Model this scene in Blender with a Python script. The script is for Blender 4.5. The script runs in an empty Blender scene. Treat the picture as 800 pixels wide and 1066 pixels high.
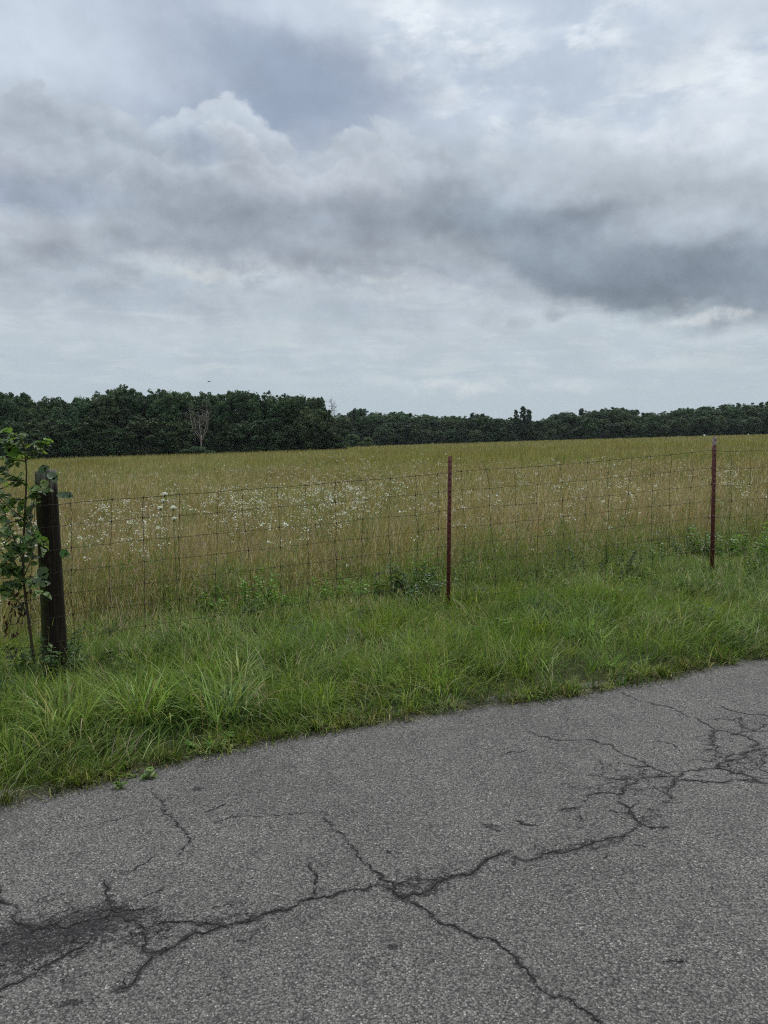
import bpy, math, random
import numpy as np
from mathutils import Vector

# ------------------------------------------------------------------ camera geometry
F_PX = 801.0                       # focal length in pixels of an 800 x 1066 frame
PITCH = math.atan(72.5 / F_PX)     # camera looks slightly down
SLOPE = 0.031                      # the land rises gently towards the right
EYE = 1.6
rng = np.random.default_rng(7)
random.seed(7)


def lin(r, g, b):
    f = lambda c: c / 12.92 if c <= 0.04045 else ((c + 0.055) / 1.055) ** 2.4
    return tuple(f(c / 255.0) for c in (r, g, b))


def ray(px, py):
    u = (px - 400) / F_PX
    v = (533 - py) / F_PX
    return np.array([u, math.cos(PITCH) + v * math.sin(PITCH), -math.sin(PITCH) + v * math.cos(PITCH)])


def on_ground(px, py, h=0.0):
    d = ray(px, py)
    t = (EYE - h) / (SLOPE * d[0] - d[2])
    return np.array([0, 0, EYE]) + t * d


def at_depth(px, py, y):
    d = ray(px, py)
    return np.array([0, 0, EYE]) + d * (y / d[1])


def azel(px, py):
    d = ray(px, py)
    return math.degrees(math.atan2(d[0], d[1])), math.degrees(math.asin(d[2] / np.linalg.norm(d)))


scene = bpy.context.scene
col = scene.collection

cam_d = bpy.data.cameras.new('camera')
cam = bpy.data.objects.new('camera', cam_d)
col.objects.link(cam)
cam.location = (0, 0, EYE)
cam.rotation_euler = (math.pi / 2 - PITCH, 0, 0)
cam_d.sensor_fit = 'VERTICAL'
cam_d.sensor_height = 36.0
cam_d.lens = F_PX / 1066.0 * 36.0
cam_d.clip_start = 0.05
cam_d.clip_end = 6000
scene.camera = cam

scene.view_settings.view_transform = 'Standard'
scene.view_settings.look = 'None'
scene.view_settings.exposure = 0.20
scene.view_settings.gamma = 1.0
scene.view_settings.use_curve_mapping = False
scene.render.engine = 'CYCLES'
scene.cycles.max_bounces = 6
scene.cycles.diffuse_bounces = 3
scene.cycles.glossy_bounces = 2
scene.cycles.transmission_bounces = 3
scene.cycles.volume_bounces = 0
scene.cycles.use_denoising = False
scene.cycles.filter_width = 1.15

SUN_EL, SUN_AZ = 56.0, 24.0        # degrees; azimuth measured from +Y towards +X
sun_d = bpy.data.lights.new('sun', 'SUN')
sun_d.energy = 1.5
sun_d.angle = math.radians(10)
sun_d.color = (1.0, 0.97, 0.92)
sun = bpy.data.objects.new('sun', sun_d)
col.objects.link(sun)
sd = Vector((math.sin(math.radians(SUN_AZ)) * math.cos(math.radians(SUN_EL)),
             math.cos(math.radians(SUN_AZ)) * math.cos(math.radians(SUN_EL)),
             math.sin(math.radians(SUN_EL))))
sun.rotation_euler = sd.to_track_quat('Z', 'Y').to_euler()


# ------------------------------------------------------------------ node helper
class G:
    """tiny expression builder over a node tree"""
    def __init__(self, nt):
        self.nt = nt

    def n(self, kind, **kw):
        nd = self.nt.nodes.new(kind)
        for k, v in kw.items():
            setattr(nd, k, v)
        return nd

    def put(self, sock, v):
        if isinstance(v, X):
            v = v.s
        if hasattr(v, 'is_output'):
            self.nt.links.new(v, sock)
        else:
            if sock.type == 'RGBA' and len(v) == 3:
                v = (*v, 1.0)
            sock.default_value = v

    def math(self, op, *a):
        nd = self.n('ShaderNodeMath', operation=op)
        for i, v in enumerate(a):
            self.put(nd.inputs[i], v)
        return X(self, nd.outputs[0])

    def vmath(self, op, *a):
        nd = self.n('ShaderNodeVectorMath', operation=op)
        for i, v in enumerate(a):
            self.put(nd.inputs[i], v)
        return X(self, nd.outputs[0])

    def xyz(self, x, y, z):
        nd = self.n('ShaderNodeCombineXYZ')
        for i, v in enumerate((x, y, z)):
            self.put(nd.inputs[i], v)
        return X(self, nd.outputs[0])

    def sep(self, v):
        nd = self.n('ShaderNodeSeparateXYZ')
        self.put(nd.inputs[0], v)
        return [X(self, o) for o in nd.outputs]

    def noise(self, vec, scale, detail=4, rough=0.5, color=False, dist=0.0, dim='3D'):
        nd = self.n('ShaderNodeTexNoise', noise_dimensions=dim)
        self.put(nd.inputs['Vector'], vec)
        nd.inputs['Scale'].default_value = scale
        nd.inputs['Detail'].default_value = detail
        nd.inputs['Roughness'].default_value = rough
        nd.inputs['Distortion'].default_value = dist
        return X(self, nd.outputs['Color' if color else 'Fac'])

    def voronoi(self, vec, scale, out='Distance', feature='F1', rnd=1.0):
        nd = self.n('ShaderNodeTexVoronoi', feature=feature)
        self.put(nd.inputs['Vector'], vec)
        nd.inputs['Scale'].default_value = scale
        if 'Randomness' in nd.inputs:
            nd.inputs['Randomness'].default_value = rnd
        return X(self, nd.outputs[out])

    def ss(self, v, a, b, o0=0.0, o1=1.0, kind='SMOOTHSTEP'):
        nd = self.n('ShaderNodeMapRange', interpolation_type=kind)
        nd.clamp = True
        self.put(nd.inputs['Value'], v)
        for nm, val in (('From Min', a), ('From Max', b), ('To Min', o0), ('To Max', o1)):
            self.put(nd.inputs[nm], val)
        return X(self, nd.outputs[0])

    def mix(self, f, a, b, mode='MIX'):
        nd = self.n('ShaderNodeMix', data_type='RGBA', blend_type=mode)
        nd.clamp_factor = True
        self.put(nd.inputs[0], f)
        self.put(nd.inputs[6], a)
        self.put(nd.inputs[7], b)
        return X(self, nd.outputs[2])

    def ramp(self, f, stops, interp='LINEAR'):
        nd = self.n('ShaderNodeValToRGB')
        nd.color_ramp.interpolation = interp
        els = nd.color_ramp.elements
        while len(els) < len(stops):
            els.new(0.5)
        for e, (p, c) in zip(els, stops):
            e.position = p
            e.color = (*c, 1.0)
        self.put(nd.inputs[0], f)
        return X(self, nd.outputs[0])

    def curve(self, f, pts):
        nd = self.n('ShaderNodeFloatCurve')
        c = nd.mapping.curves[0]
        while len(c.points) < len(pts):
            c.points.new(0.5, 0.5)
        for p, (x, y) in zip(c.points, pts):
            p.location = (x, y)
            p.handle_type = 'AUTO'
        nd.mapping.update()
        self.put(nd.inputs['Value'], f)
        return X(self, nd.outputs[0])

    def attr(self, name, out='Color'):
        nd = self.n('ShaderNodeAttribute', attribute_name=name)
        return X(self, nd.outputs[out])


class X:
    def __init__(self, g, s):
        self.g, self.s = g, s
    def __add__(self, o): return self.g.math('ADD', self, o)
    __radd__ = __add__
    def __sub__(self, o): return self.g.math('SUBTRACT', self, o)
    def __rsub__(self, o): return self.g.math('SUBTRACT', o, self)
    def __mul__(self, o): return self.g.math('MULTIPLY', self, o)
    __rmul__ = __mul__
    def __truediv__(self, o): return self.g.math('DIVIDE', self, o)


# ------------------------------------------------------------------ sky (world)
def build_world():
    w = bpy.data.worlds.new('World')
    scene.world = w
    w.use_nodes = True
    w.cycles.sampling_method = 'NONE'      # an even overcast sky needs no importance map
    nt = w.node_tree
    nt.nodes.clear()
    g = G(nt)
    STR = 0.1
    tc = g.n('ShaderNodeTexCoord')
    d = X(g, tc.outputs['Generated'])
    x, y, z = g.sep(d)
    az = g.math('ARCTAN2', x, y) * 57.29578
    el = g.math('ARCSINE', z) * 57.29578
    # big soft warps, in degrees
    dv = g.xyz(x, y, z * 1.2)
    w1 = g.sep(g.noise(dv, 5.0, 3, 0.5, color=True))
    w2 = g.sep(g.noise(dv, 15.0, 8, 0.58, color=True))
    w3 = g.sep(g.noise(dv, 34.0, 8, 0.6, color=True))
    aw = az + (w1[0] - 0.5) * 5.0 + (w2[0] - 0.5) * 4.2
    ew = el + (w1[1] - 0.5) * 3.0 + (w2[1] - 0.5) * 3.0
    # flat-layer coordinates: clouds get flatter towards the horizon
    zz = g.math('MAXIMUM', z, 0.0) + 0.13
    q = g.xyz(x / zz, y / zz, 0.0)
    qn = g.noise(q, 1.7, 9, 0.58, dist=0.35)
    qf = g.noise(q, 5.5, 8, 0.6, dist=0.3)
    # cloud relief: density difference along the sun's direction
    off = (sd.x * 0.012, sd.y * 0.012, sd.z * 0.020)
    b0 = g.noise(dv, 10.0, 7, 0.52)
    b1 = g.noise(g.vmath('ADD', dv, off), 10.0, 7, 0.52)
    relief = (b0 - b1)
    # rounded heads of the cumulus
    dw = g.vmath('ADD', dv, g.vmath('MULTIPLY', g.vmath('SUBTRACT', g.noise(dv, 9.0, 3, 0.5, color=True), (0.5, 0.5, 0.5)), (0.10, 0.10, 0.10)))

    def puff(v):
        nd = g.n('ShaderNodeTexVoronoi', feature='F1')
        g.put(nd.inputs['Vector'], v)
        nd.inputs['Scale'].default_value = 10.0
        nd.inputs['Detail'].default_value = 2.5
        nd.inputs['Roughness'].default_value = 0.55
        nd.inputs['Lacunarity'].default_value = 2.3
        nd.normalize = True
        return X(g, nd.outputs['Distance'])
    v0 = puff(dw)

    # ---- high even layer
    base = g.ramp(g.ss(el, -2, 40, kind='LINEAR'), [
        (0.00, lin(168, 181, 191)), (0.10, lin(171, 184, 193)), (0.22, lin(174, 185, 193)),
        (0.34, lin(174, 184, 193)), (0.50, lin(176, 187, 198)), (0.70, lin(184, 195, 208)), (1.0, lin(190, 200, 213))])
    right = g.ss(aw, -8, 16)
    hi = g.ss(ew, 14, 22)
    c = g.mix(right * hi * 0.85, base, lin(203, 213, 224))
    # texture of the layer
    tex = g.ss(qn, 0.36, 0.66)
    c = g.mix(tex * g.ss(el, 3, 14) * 0.45, c, lin(212, 219, 226))
    c = g.mix(g.ss(qn, 0.60, 0.34) * g.ss(el, 6, 18) * 0.5, c, lin(160, 173, 190))
    c = g.mix(g.ss(qf, 0.55, 0.72) * g.ss(el, 2, 10) * 0.35, c, lin(214, 219, 224))

    def blob(c, px, py, rx, ry, color, amt, soft=1.0, rot=0.0, wob=None):
        a0, e0 = azel(px, py)
        sa, se = math.degrees(rx / F_PX), math.degrees(ry / F_PX)
        u, v = (aw - a0), (ew - e0)
        if rot:
            cr, sr = math.cos(math.radians(rot)), math.sin(math.radians(rot))
            u, v = u * cr + v * sr, v * cr - u * sr
        u, v = u / sa, v / se
        r = g.math('SQRT', u * u + v * v)
        m = g.ss(r, 1.0 + 0.6 * soft, 1.0 - 0.85 * soft) * amt
        if wob is not None:
            m = m * wob
        return g.mix(m, c, color)

    # bluish deep patches seen between clouds
    c = blob(c, 235, 92, 235, 64, lin(141, 154, 174), 0.95, 0.7, rot=-4)
    c = blob(c, 120, 45, 120, 40, lin(172, 184, 199), 0.6, 0.9)
    c = blob(c, 30, 50, 120, 55, lin(198, 208, 220), 0.8, 0.9)
    c = blob(c, 330, 14, 70, 22, lin(198, 209, 221), 0.6, 0.9)
    # bright lace, upper right
    lace = g.ss(g.noise(q, 6.5, 8, 0.60, dist=0.25) * 0.6 + g.noise(q, 2.2, 3, 0.5) * 0.4, 0.46, 0.60)
    hole = g.ss(g.noise(q, 4.5, 7, 0.58, dist=0.2), 0.56, 0.40)
    for (px, py, rx, ry, am) in ((600, 60, 170, 60, 0.8), (760, 60, 90, 50, 0.7), (480, 70, 60, 50, 0.5)):
        c = blob(c, px, py, rx, ry, lin(172, 185, 201), am, 0.9, wob=hole)
    for (px, py, rx, ry, am) in ((600, 45, 150, 40, 0.75), (700, 95, 150, 40, 0.7), (455, 55, 50, 40, 0.45), (560, 20, 90, 25, 0.6),
                                 (520, 150, 70, 35, 0.6), (760, 150, 80, 25, 0.5), (430, 20, 60, 20, 0.7)):
        c = blob(c, px, py, rx, ry, lin(222, 228, 233), am * 1.1, 0.9, wob=lace)
    c = blob(c, 640, 75, 90, 28, lin(178, 190, 203), 0.5, 0.9, rot=15)
    c = blob(c, 760, 20, 70, 22, lin(184, 195, 208), 0.5, 0.9)

    # ---- cumulus bank on the left: outline in azimuth / elevation
    pts_px = [(-60, 100), (0, 98), (35, 88), (70, 112), (100, 100), (150, 118), (190, 113), (232, 100), (262, 118),
              (300, 138), (330, 160), (362, 136), (400, 134), (440, 148), (480, 176), (540, 200), (600, 215)]
    A0, A1, E0, E1 = -42.0, 20.0, 5.0, 32.0
    pts = [(0.0, 0.62)]
    for p in pts_px:
        a_, e_ = azel(*p)
        pts.append(((a_ - A0) / (A1 - A0), (e_ - E0) / (E1 - E0)))
    pts.append((1.0, 0.35))
    pts = [p for i, p in enumerate(pts) if i == 0 or p[0] > pts[i - 1][0] + 1e-3]
    a_s = az + (w2[0] - 0.5) * 3.0 + (w3[0] - 0.5) * 1.2
    e_s = el + (w2[1] - 0.5) * 1.6 + (w3[1] - 0.5) * 1.2 + (v0 - 0.32) * 5.0
    top = g.curve(g.ss(a_s, A0, A1, kind='LINEAR'), pts) * (E1 - E0) + E0
    depth = top - e_s
    m_bank = g.ss(depth, -0.05, 0.15 + w3[2] * 0.7) * g.ss(ew, 7.5, 13.5) * g.ss(aw, 16, 8)
    bank = g.ramp(g.ss(depth, 0.0, 11.0, kind='LINEAR'), [
        (0.0, lin(186, 195, 205)), (0.035, lin(181, 190, 200)), (0.13, lin(174, 184, 195)), (0.40, lin(168, 177, 188)), (0.78, lin(164, 173, 184)), (1.0, lin(172, 181, 190))])
    c = g.mix(m_bank, c, bank)
    # nearer heads of the same bank, one in front of the other
    for k_, (pp_, rim, mid, base_, seed_) in enumerate((
            ([(-60, 150), (0, 150), (30, 160), (75, 150), (100, 128), (130, 150), (150, 160), (190, 140), (232, 128), (262, 140), (290, 165), (330, 185), (362, 165), (410, 160), (450, 180), (480, 200)],
             (198, 205, 213), (181, 189, 198), (158, 167, 178), 3.1),
            ([(-60, 215), (0, 212), (30, 200), (60, 186), (90, 195), (120, 172), (150, 148), (175, 165), (210, 172), (240, 162), (280, 178), (320, 190), (360, 182), (400, 190), (440, 205), (480, 215)],
             (195, 202, 210), (178, 186, 195), (146, 155, 166), 7.7))):
        pts = [(0.0, 0.4)]
        for p in pp_:
            a_, e_ = azel(*p)
            pts.append(((a_ - A0) / (A1 - A0), (e_ - E0) / (E1 - E0)))
        pts.append((1.0, 0.25))
        pts = [p for i, p in enumerate(pts) if i == 0 or p[0] > pts[i - 1][0] + 1e-3]
        ws = g.sep(g.noise(g.vmath('ADD', dv, (seed_, 0.0, 0.0)), 20.0, 6, 0.6, color=True))
        tp = g.curve(g.ss(az + (ws[0] - 0.5) * 3.0, A0, A1, kind='LINEAR'), pts) * (E1 - E0) + E0
        dpt = tp - el + (ws[1] - 0.5) * 2.0 - (v0 - 0.32) * 4.0
        mk = g.ss(dpt, -0.05, 0.10 + ws[2] * 0.6) * g.ss(ew, 7.5, 13.5) * g.ss(aw, 9, 2) * 0.85
        c = g.mix(mk, c, g.ramp(g.ss(dpt, 0.0, 6.0, kind='LINEAR'), [(0.0, lin(*rim)), (0.12, lin(*mid)), (0.8, lin(*base_)), (1.0, lin(*base_))]))
    c = blob(c, 195, 158, 26, 14, lin(142, 155, 176), 0.75, 0.8)
    c = blob(c, 322, 158, 12, 14, lin(142, 157, 180), 0.8, 0.7)
    c = blob(c, 20, 200, 80, 18, lin(146, 158, 176), 0.8, 0.8)
    c = blob(c, 35, 145, 70, 40, lin(154, 162, 173), 0.7, 0.9)
    c = blob(c, 150, 165, 90, 36, lin(161, 172, 184), 0.5, 0.9)
    c = blob(c, 330, 182, 80, 28, lin(169, 177, 187), 0.6, 0.9)
    c = blob(c, 285, 226, 160, 22, lin(137, 146, 158), 0.8, 0.8, rot=-3)
    c = blob(c, 415, 222, 70, 22, lin(142, 151, 162), 0.7, 0.8)
    c = blob(c, 420, 165, 50, 26, lin(176, 185, 195), 0.6, 0.9)

    # ---- dark mass on the right with a firmer lower edge
    pts_px2 = [(380, 250), (430, 262), (480, 272), (520, 284), (570, 312), (610, 328), (650, 338), (690, 350), (730, 350), (780, 344), (850, 336), (940, 340)]
    B0, B1, D0, D1 = -6.0, 45.0, 0.0, 20.0
    pts = [(0.0, 0.75)]
    for p in pts_px2:
        a_, e_ = azel(*p)
        pts.append(((a_ - B0) / (B1 - B0), (e_ - D0) / (D1 - D0)))
    pts.append((1.0, 0.5))
    pts = [p for i, p in enumerate(pts) if i == 0 or p[0] > pts[i - 1][0] + 1e-3]
    bot = g.curve(g.ss(az + (w2[2] - 0.5) * 3.0, B0, B1, kind='LINEAR'), pts) * (D1 - D0) + D0
    hgt = el + (w2[1] - 0.5) * 1.8 + (w3[1] - 0.5) * 1.2 + (b0 - 0.5) * 2.0 - bot
    fade = g.ss(ew, 22.5, 15.0)
    m_dark = g.ss(hgt, -0.25, 1.3) * fade * g.ss(aw, -1.0, 7.0)
    dark = g.ramp(g.ss(hgt, 0.0, 11.0, kind='LINEAR'), [
        (0.0, lin(137, 148, 159)), (0.15, lin(127, 138, 150)), (0.38, lin(138, 149, 161)), (0.58, lin(160, 170, 181)), (1.0, lin(186, 196, 206))])
    c = g.mix(m_dark * 0.97, c, dark)
    c = blob(c, 700, 192, 110, 24, lin(166, 175, 184), 0.7, 0.9, rot=-14)
    c = blob(c, 590, 232, 60, 16, lin(120, 131, 143), 0.7, 0.9, rot=12)
    c = blob(c, 700, 285, 110, 26, lin(119, 130, 142), 0.8, 0.8)
    c = blob(c, 540, 240, 80, 20, lin(132, 143, 154), 0.6, 0.9)
    c = blob(c, 560, 165, 80, 26, lin(170, 180, 190), 0.6, 0.9)
    c = blob(c, 460, 262, 70, 14, lin(156, 165, 174), 0.6, 0.9)

    # ---- lower sky: streaks, breaks and small puffs
    streak = g.ss(g.noise(q, 2.6, 8, 0.6, dist=0.6), 0.45, 0.62)
    low = g.ss(el, 16, 9)
    rag = g.ss(g.noise(dv, 22.0, 7, 0.6), 0.38, 0.58, 0.25, 1.15)
    c = g.mix(streak * low * g.ss(el, 2.5, 6) * 0.38 * (1.0 - m_dark), c, lin(196, 203, 207))
    for (px, py, rx, ry, colr, am) in (
            (215, 291, 40, 5, lin(203, 206, 203), 0.75), (190, 284, 60, 12, lin(190, 197, 201), 0.5),
            (415, 300, 70, 5, lin(198, 203, 205), 0.55), (390, 312, 50, 5, lin(198, 203, 205), 0.6),
            (60, 278, 80, 10, lin(184, 194, 202), 0.5), (290, 300, 60, 24, lin(190, 198, 205), 0.85),
            (330, 322, 90, 26, lin(167, 178, 188), 0.65), (150, 305, 120, 18, lin(162, 174, 185), 0.6),
            (60, 275, 50, 6, lin(152, 164, 174), 0.5), (480, 398, 70, 9, lin(196, 203, 207), 0.8),
            (590, 396, 34, 7, lin(188, 198, 204), 0.6), (725, 384, 40, 10, lin(187, 196, 201), 0.55),
            (640, 330, 110, 10, lin(183, 194, 200), 0.5),
            (750, 336, 60, 6, lin(200, 206, 209), 0.7), (575, 318, 12, 8, lin(142, 153, 163), 0.5),
            (520, 330, 26, 12, lin(158, 168, 177), 0.5), (150, 250, 40, 12, lin(148, 158, 168), 0.55),
            (250, 345, 90, 10, lin(179, 189, 196), 0.4)):
        c = blob(c, px, py, rx, ry, colr, am, 0.85, wob=rag)

    # relief, stronger inside the cloud bodies
    body = g.math('MAXIMUM', m_bank, m_dark * 0.8) * 0.6 + 0.4
    k = 1.0 + (relief * 1.2 + (0.28 - v0) * 0.34) * body * g.ss(el, 1.0, 9.0)
    k = k + (b0 - 0.5) * 0.06 * g.ss(el, 2.0, 12.0)
    c = g.vmath('MULTIPLY', c, g.xyz(k, k, k))
    # the cloud deck brightens overhead, past the top of the frame
    up = g.ss(el, 30, 60, 1.0, 2.1)
    c = g.vmath('MULTIPLY', c, g.xyz(up, up, up))

    sky = g.n('ShaderNodeTexSky')
    sky.sky_type = 'NISHITA'
    sky.sun_disc = False
    sky.sun_elevation = math.radians(SUN_EL)
    sky.sun_rotation = math.radians(SUN_AZ)
    inv = 1.0 / STR
    ccol = g.vmath('MULTIPLY', c, (inv, inv, inv))
    fin = g.mix(0.97, X(g, sky.outputs[0]), ccol)
    bg = g.n('ShaderNodeBackground')
    g.put(bg.inputs['Color'], fin)
    bg.inputs['Strength'].default_value = STR
    out = g.n('ShaderNodeOutputWorld')
    nt.links.new(bg.outputs[0], out.inputs[0])


build_world()


# ------------------------------------------------------------------ object helpers
def tag(o, label=None, cat=None, group=None, kind=None):
    if label: o['label'] = label
    if cat: o['category'] = cat
    if group: o['group'] = group
    if kind: o['kind'] = kind
    return o


def empty(name, loc, rz=0.0):
    o = bpy.data.objects.new(name, None)
    o.empty_display_size = 0.2
    o.location = loc
    o.rotation_euler = (0, 0, rz)
    col.objects.link(o)
    return o


class MB:
    """collects arrays of vertices and faces, built as ONE mesh"""
    def __init__(self):
        self.v, self.f, self.c, self.m, self.n = [], {3: [], 4: []}, [], {3: [], 4: []}, 0

    def add(self, V, F, C=(0.5, 0.5, 0.5), mat=0):
        V = np.asarray(V, np.float32).reshape(-1, 3)
        F = np.asarray(F, np.int64)
        k = F.shape[1]
        self.v.append(V)
        C = np.asarray(C, np.float32)
        self.c.append(np.broadcast_to(C, (len(V), 3)) if C.ndim == 1 else C)
        self.f[k].append(F + self.n)
        self.m[k].append(np.full(len(F), mat, np.int32))
        self.n += len(V)
        return self.n - len(V)

    def more(self, base, F, mat=0):
        F = np.asarray(F, np.int64)
        self.f[F.shape[1]].append(F + base)
        self.m[F.shape[1]].append(np.full(len(F), mat, np.int32))

    def mesh(self, name, mats, smooth=False):
        me = bpy.data.meshes.new(name)
        V = np.concatenate(self.v)
        C = np.concatenate(self.c)
        T = np.concatenate(self.f[3]) if self.f[3] else np.zeros((0, 3), np.int64)
        Q = np.concatenate(self.f[4]) if self.f[4] else np.zeros((0, 4), np.int64)
        mt = np.concatenate(self.m[3] + self.m[4]) if (self.m[3] or self.m[4]) else np.zeros(0, np.int32)
        loops = np.concatenate([T.ravel(), Q.ravel()]).astype(np.int32)
        starts = np.concatenate([np.arange(len(T)) * 3, len(T) * 3 + np.arange(len(Q)) * 4]).astype(np.int32)
        me.vertices.add(len(V))
        me.vertices.foreach_set('co', V.ravel())
        me.loops.add(len(loops))
        me.loops.foreach_set('vertex_index', loops)
        me.polygons.add(len(starts))
        me.polygons.foreach_set('loop_start', starts)
        if isinstance(mats, bpy.types.Material):
            mats = [mats]
        for m in mats:
            me.materials.append(m)
        me.polygons.foreach_set('material_index', mt)
        if smooth:
            me.polygons.foreach_set('use_smooth', np.ones(len(starts), bool))
        at = me.attributes.new('col', 'FLOAT_COLOR', 'POINT')
        at.data.foreach_set('color', np.concatenate([C, np.ones((len(C), 1), np.float32)], 1).ravel())
        me.update(calc_edges=True)
        me.validate()
        return me

    def build(self, name, mats, parent=None, smooth=False):
        o = bpy.data.objects.new(name, self.mesh(name, mats, smooth))
        col.objects.link(o)
        if parent is not None:
            o.parent = parent
        return o


def copy_tree(o, parent=None):
    c = o.copy()
    col.objects.link(c)
    if parent is not None:
        c.parent = parent
    for ch in list(o.children):
        copy_tree(ch, c)
    return c


def vnoise(x, y, seed=0):
    """smooth value noise in [0,1]"""
    x = np.asarray(x, float); y = np.asarray(y, float)
    xi, yi = np.floor(x).astype(np.int64), np.floor(y).astype(np.int64)
    xf, yf = x - xi, y - yi
    def h(a, b):
        n = (a * 374761393 + b * 668265263 + seed * 1442695041) & 0xffffffff
        n = ((n ^ (n >> 13)) * 1274126177) & 0xffffffff
        return ((n ^ (n >> 16)) & 0xffff) / 65535.0
    u, v = xf * xf * (3 - 2 * xf), yf * yf * (3 - 2 * yf)
    return (h(xi, yi) * (1 - u) + h(xi + 1, yi) * u) * (1 - v) + (h(xi, yi + 1) * (1 - u) + h(xi + 1, yi + 1) * u) * v


def fbm(x, y, seed=0, o=4):
    s, a, t = 0, 1.0, 0
    for i in range(o):
        s = s + a * vnoise(np.asarray(x) * 2 ** i, np.asarray(y) * 2 ** i, seed + i * 17)
        t += a
        a *= 0.5
    return s / t


def tube(mb, P, R, sides=6, c=(0.1, 0.1, 0.1), cap=True, mat=0):
    P = np.asarray(P, float)
    n = len(P)
    R = np.broadcast_to(np.asarray(R, float), (n,))
    T = np.gradient(P, axis=0)
    T /= np.linalg.norm(T, axis=1)[:, None] + 1e-12
    ref = np.array([0, 0, 1.0]) if abs(T[:, 2]).mean() < 0.8 else np.array([1.0, 0, 0])
    U = np.cross(T, ref); U /= np.linalg.norm(U, axis=1)[:, None] + 1e-12
    W = np.cross(U, T)
    a = np.arange(sides) * 2 * math.pi / sides
    V = P[:, None] + R[:, None, None] * (np.cos(a)[None, :, None] * U[:, None] + np.sin(a)[None, :, None] * W[:, None])
    i = np.arange(n - 1)[:, None] * sides
    j = np.arange(sides)[None]
    Fq = np.stack([i + j, i + (j + 1) % sides, i + sides + (j + 1) % sides, i + sides + j], -1).reshape(-1, 4)
    b = mb.add(V.reshape(-1, 3), Fq, c, mat)
    if cap:
        for k, idx in ((0, range(sides)), (n - 1, range(sides))):
            ids = [k * sides + q for q in idx]
            Ft = np.array([[ids[0], ids[q], ids[q + 1]] for q in range(1, sides - 1)])
            mb.more(b, Ft if k else Ft[:, ::-1], mat)


def blades(mb, P, h, w, phi, th0, curl, C, nseg=3, taper=1.6, twist=None, mat=0, tipcol=None):
    """ribbons: root P, length h, width w, azimuth phi, start angle from vertical th0, bending by curl along the length"""
    N = len(P)
    P = np.asarray(P, float)
    h, w, phi, th0, curl = [np.broadcast_to(np.asarray(q, float), (N,)) for q in (h, w, phi, th0, curl)]
    D = np.stack([np.cos(phi), np.sin(phi), np.zeros(N)], 1)
    tw = rng.normal(0, 0.5, N) if twist is None else twist
    Sd = np.stack([-np.sin(phi + tw), np.cos(phi + tw), np.zeros(N)], 1)
    pts = [P.copy()]
    cur = P.copy()
    for k in range(nseg):
        th = th0 + curl * ((k + 0.5) / nseg) ** 1.3
        cur = cur + (h / nseg)[:, None] * (np.sin(th)[:, None] * D + np.cos(th)[:, None] * np.array([0, 0, 1.0]))
        pts.append(cur.copy())
    V = []
    for k in range(nseg):
        t = k / nseg
        ww = w * (1 - t ** taper) * (0.75 + 0.25 * math.sin(math.pi * min(1, t + 0.25)))
        V.append(pts[k] - Sd * ww[:, None] / 2)
        V.append(pts[k] + Sd * ww[:, None] / 2)
    V.append(pts[nseg])
    V = np.stack(V, 1)
    m = 2 * nseg + 1
    base = (np.arange(N) * m)[:, None]
    Cc = np.asarray(C, np.float32)
    if Cc.ndim == 1:
        Cc = np.broadcast_to(Cc, (N, 3))
    CC = np.repeat(Cc[:, None], m, 1).copy()
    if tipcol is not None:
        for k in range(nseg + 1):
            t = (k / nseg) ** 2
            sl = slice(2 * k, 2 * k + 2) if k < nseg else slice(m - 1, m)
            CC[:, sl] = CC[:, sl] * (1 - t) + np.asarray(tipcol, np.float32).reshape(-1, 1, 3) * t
    quads = np.concatenate([base + np.array([[2 * k, 2 * k + 1, 2 * k + 3, 2 * k + 2]]) for k in range(nseg - 1)]) if nseg > 1 else None
    b = mb.add(V.reshape(-1, 3), base + np.array([[m - 3, m - 2, m - 1]]), CC.reshape(-1, 3), mat)
    if quads is not None:
        mb.more(b, quads, mat)
    return pts[nseg]


def leaves(mb, P, A, Nn, L, W, C, droop=0.25, fold=0.25, mat=0):
    """broad leaves with a folded midrib: base P, axis A, up normal Nn"""
    N = len(P)
    P = np.asarray(P, float)
    A = A / (np.linalg.norm(A, axis=1)[:, None] + 1e-9)
    B = np.cross(A, Nn); B /= np.linalg.norm(B, axis=1)[:, None] + 1e-9
    Nn = np.cross(B, A)
    L = np.broadcast_to(np.asarray(L, float), (N,))[:, None]
    W = np.broadcast_to(np.asarray(W, float), (N,))[:, None]
    def pt(t, s, up):
        return P + A * L * t + B * W * s * 0.5 + Nn * (up * W + (-droop) * L * t * t)
    V = np.stack([pt(0, 0, 0), pt(.35, 0, 0), pt(.7, 0, 0), pt(1, 0, 0),
                  pt(.18, -.8, fold * .8), pt(.5, -1, fold), pt(.8, -.55, fold * .6),
                  pt(.18, .8, fold * .8), pt(.5, 1, fold), pt(.8, .55, fold * .6)], 1)
    base = (np.arange(N) * 10)[:, None]
    tri = [[0, 4, 1], [0, 1, 7], [2, 6, 3], [2, 3, 9]]
    qd = [[1, 4, 5, 2], [5, 6, 2, 2], [1, 2, 8, 7]]
    Ft = np.concatenate([base + np.array([t]) for t in ([0, 1, 4], [0, 7, 1], [2, 5, 6], [2, 6, 3], [2, 9, 8], [2, 3, 9])])
    Fq = np.concatenate([base + np.array([t]) for t in ([1, 2, 5, 4], [1, 7, 8, 2])])
    C = np.asarray(C, np.float32)
    if C.ndim == 1:
        C = np.broadcast_to(C, (N, 3))
    b = mb.add(V.reshape(-1, 3), Ft, np.repeat(C, 10, 0), mat)
    mb.more(b, Fq, mat)


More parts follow.
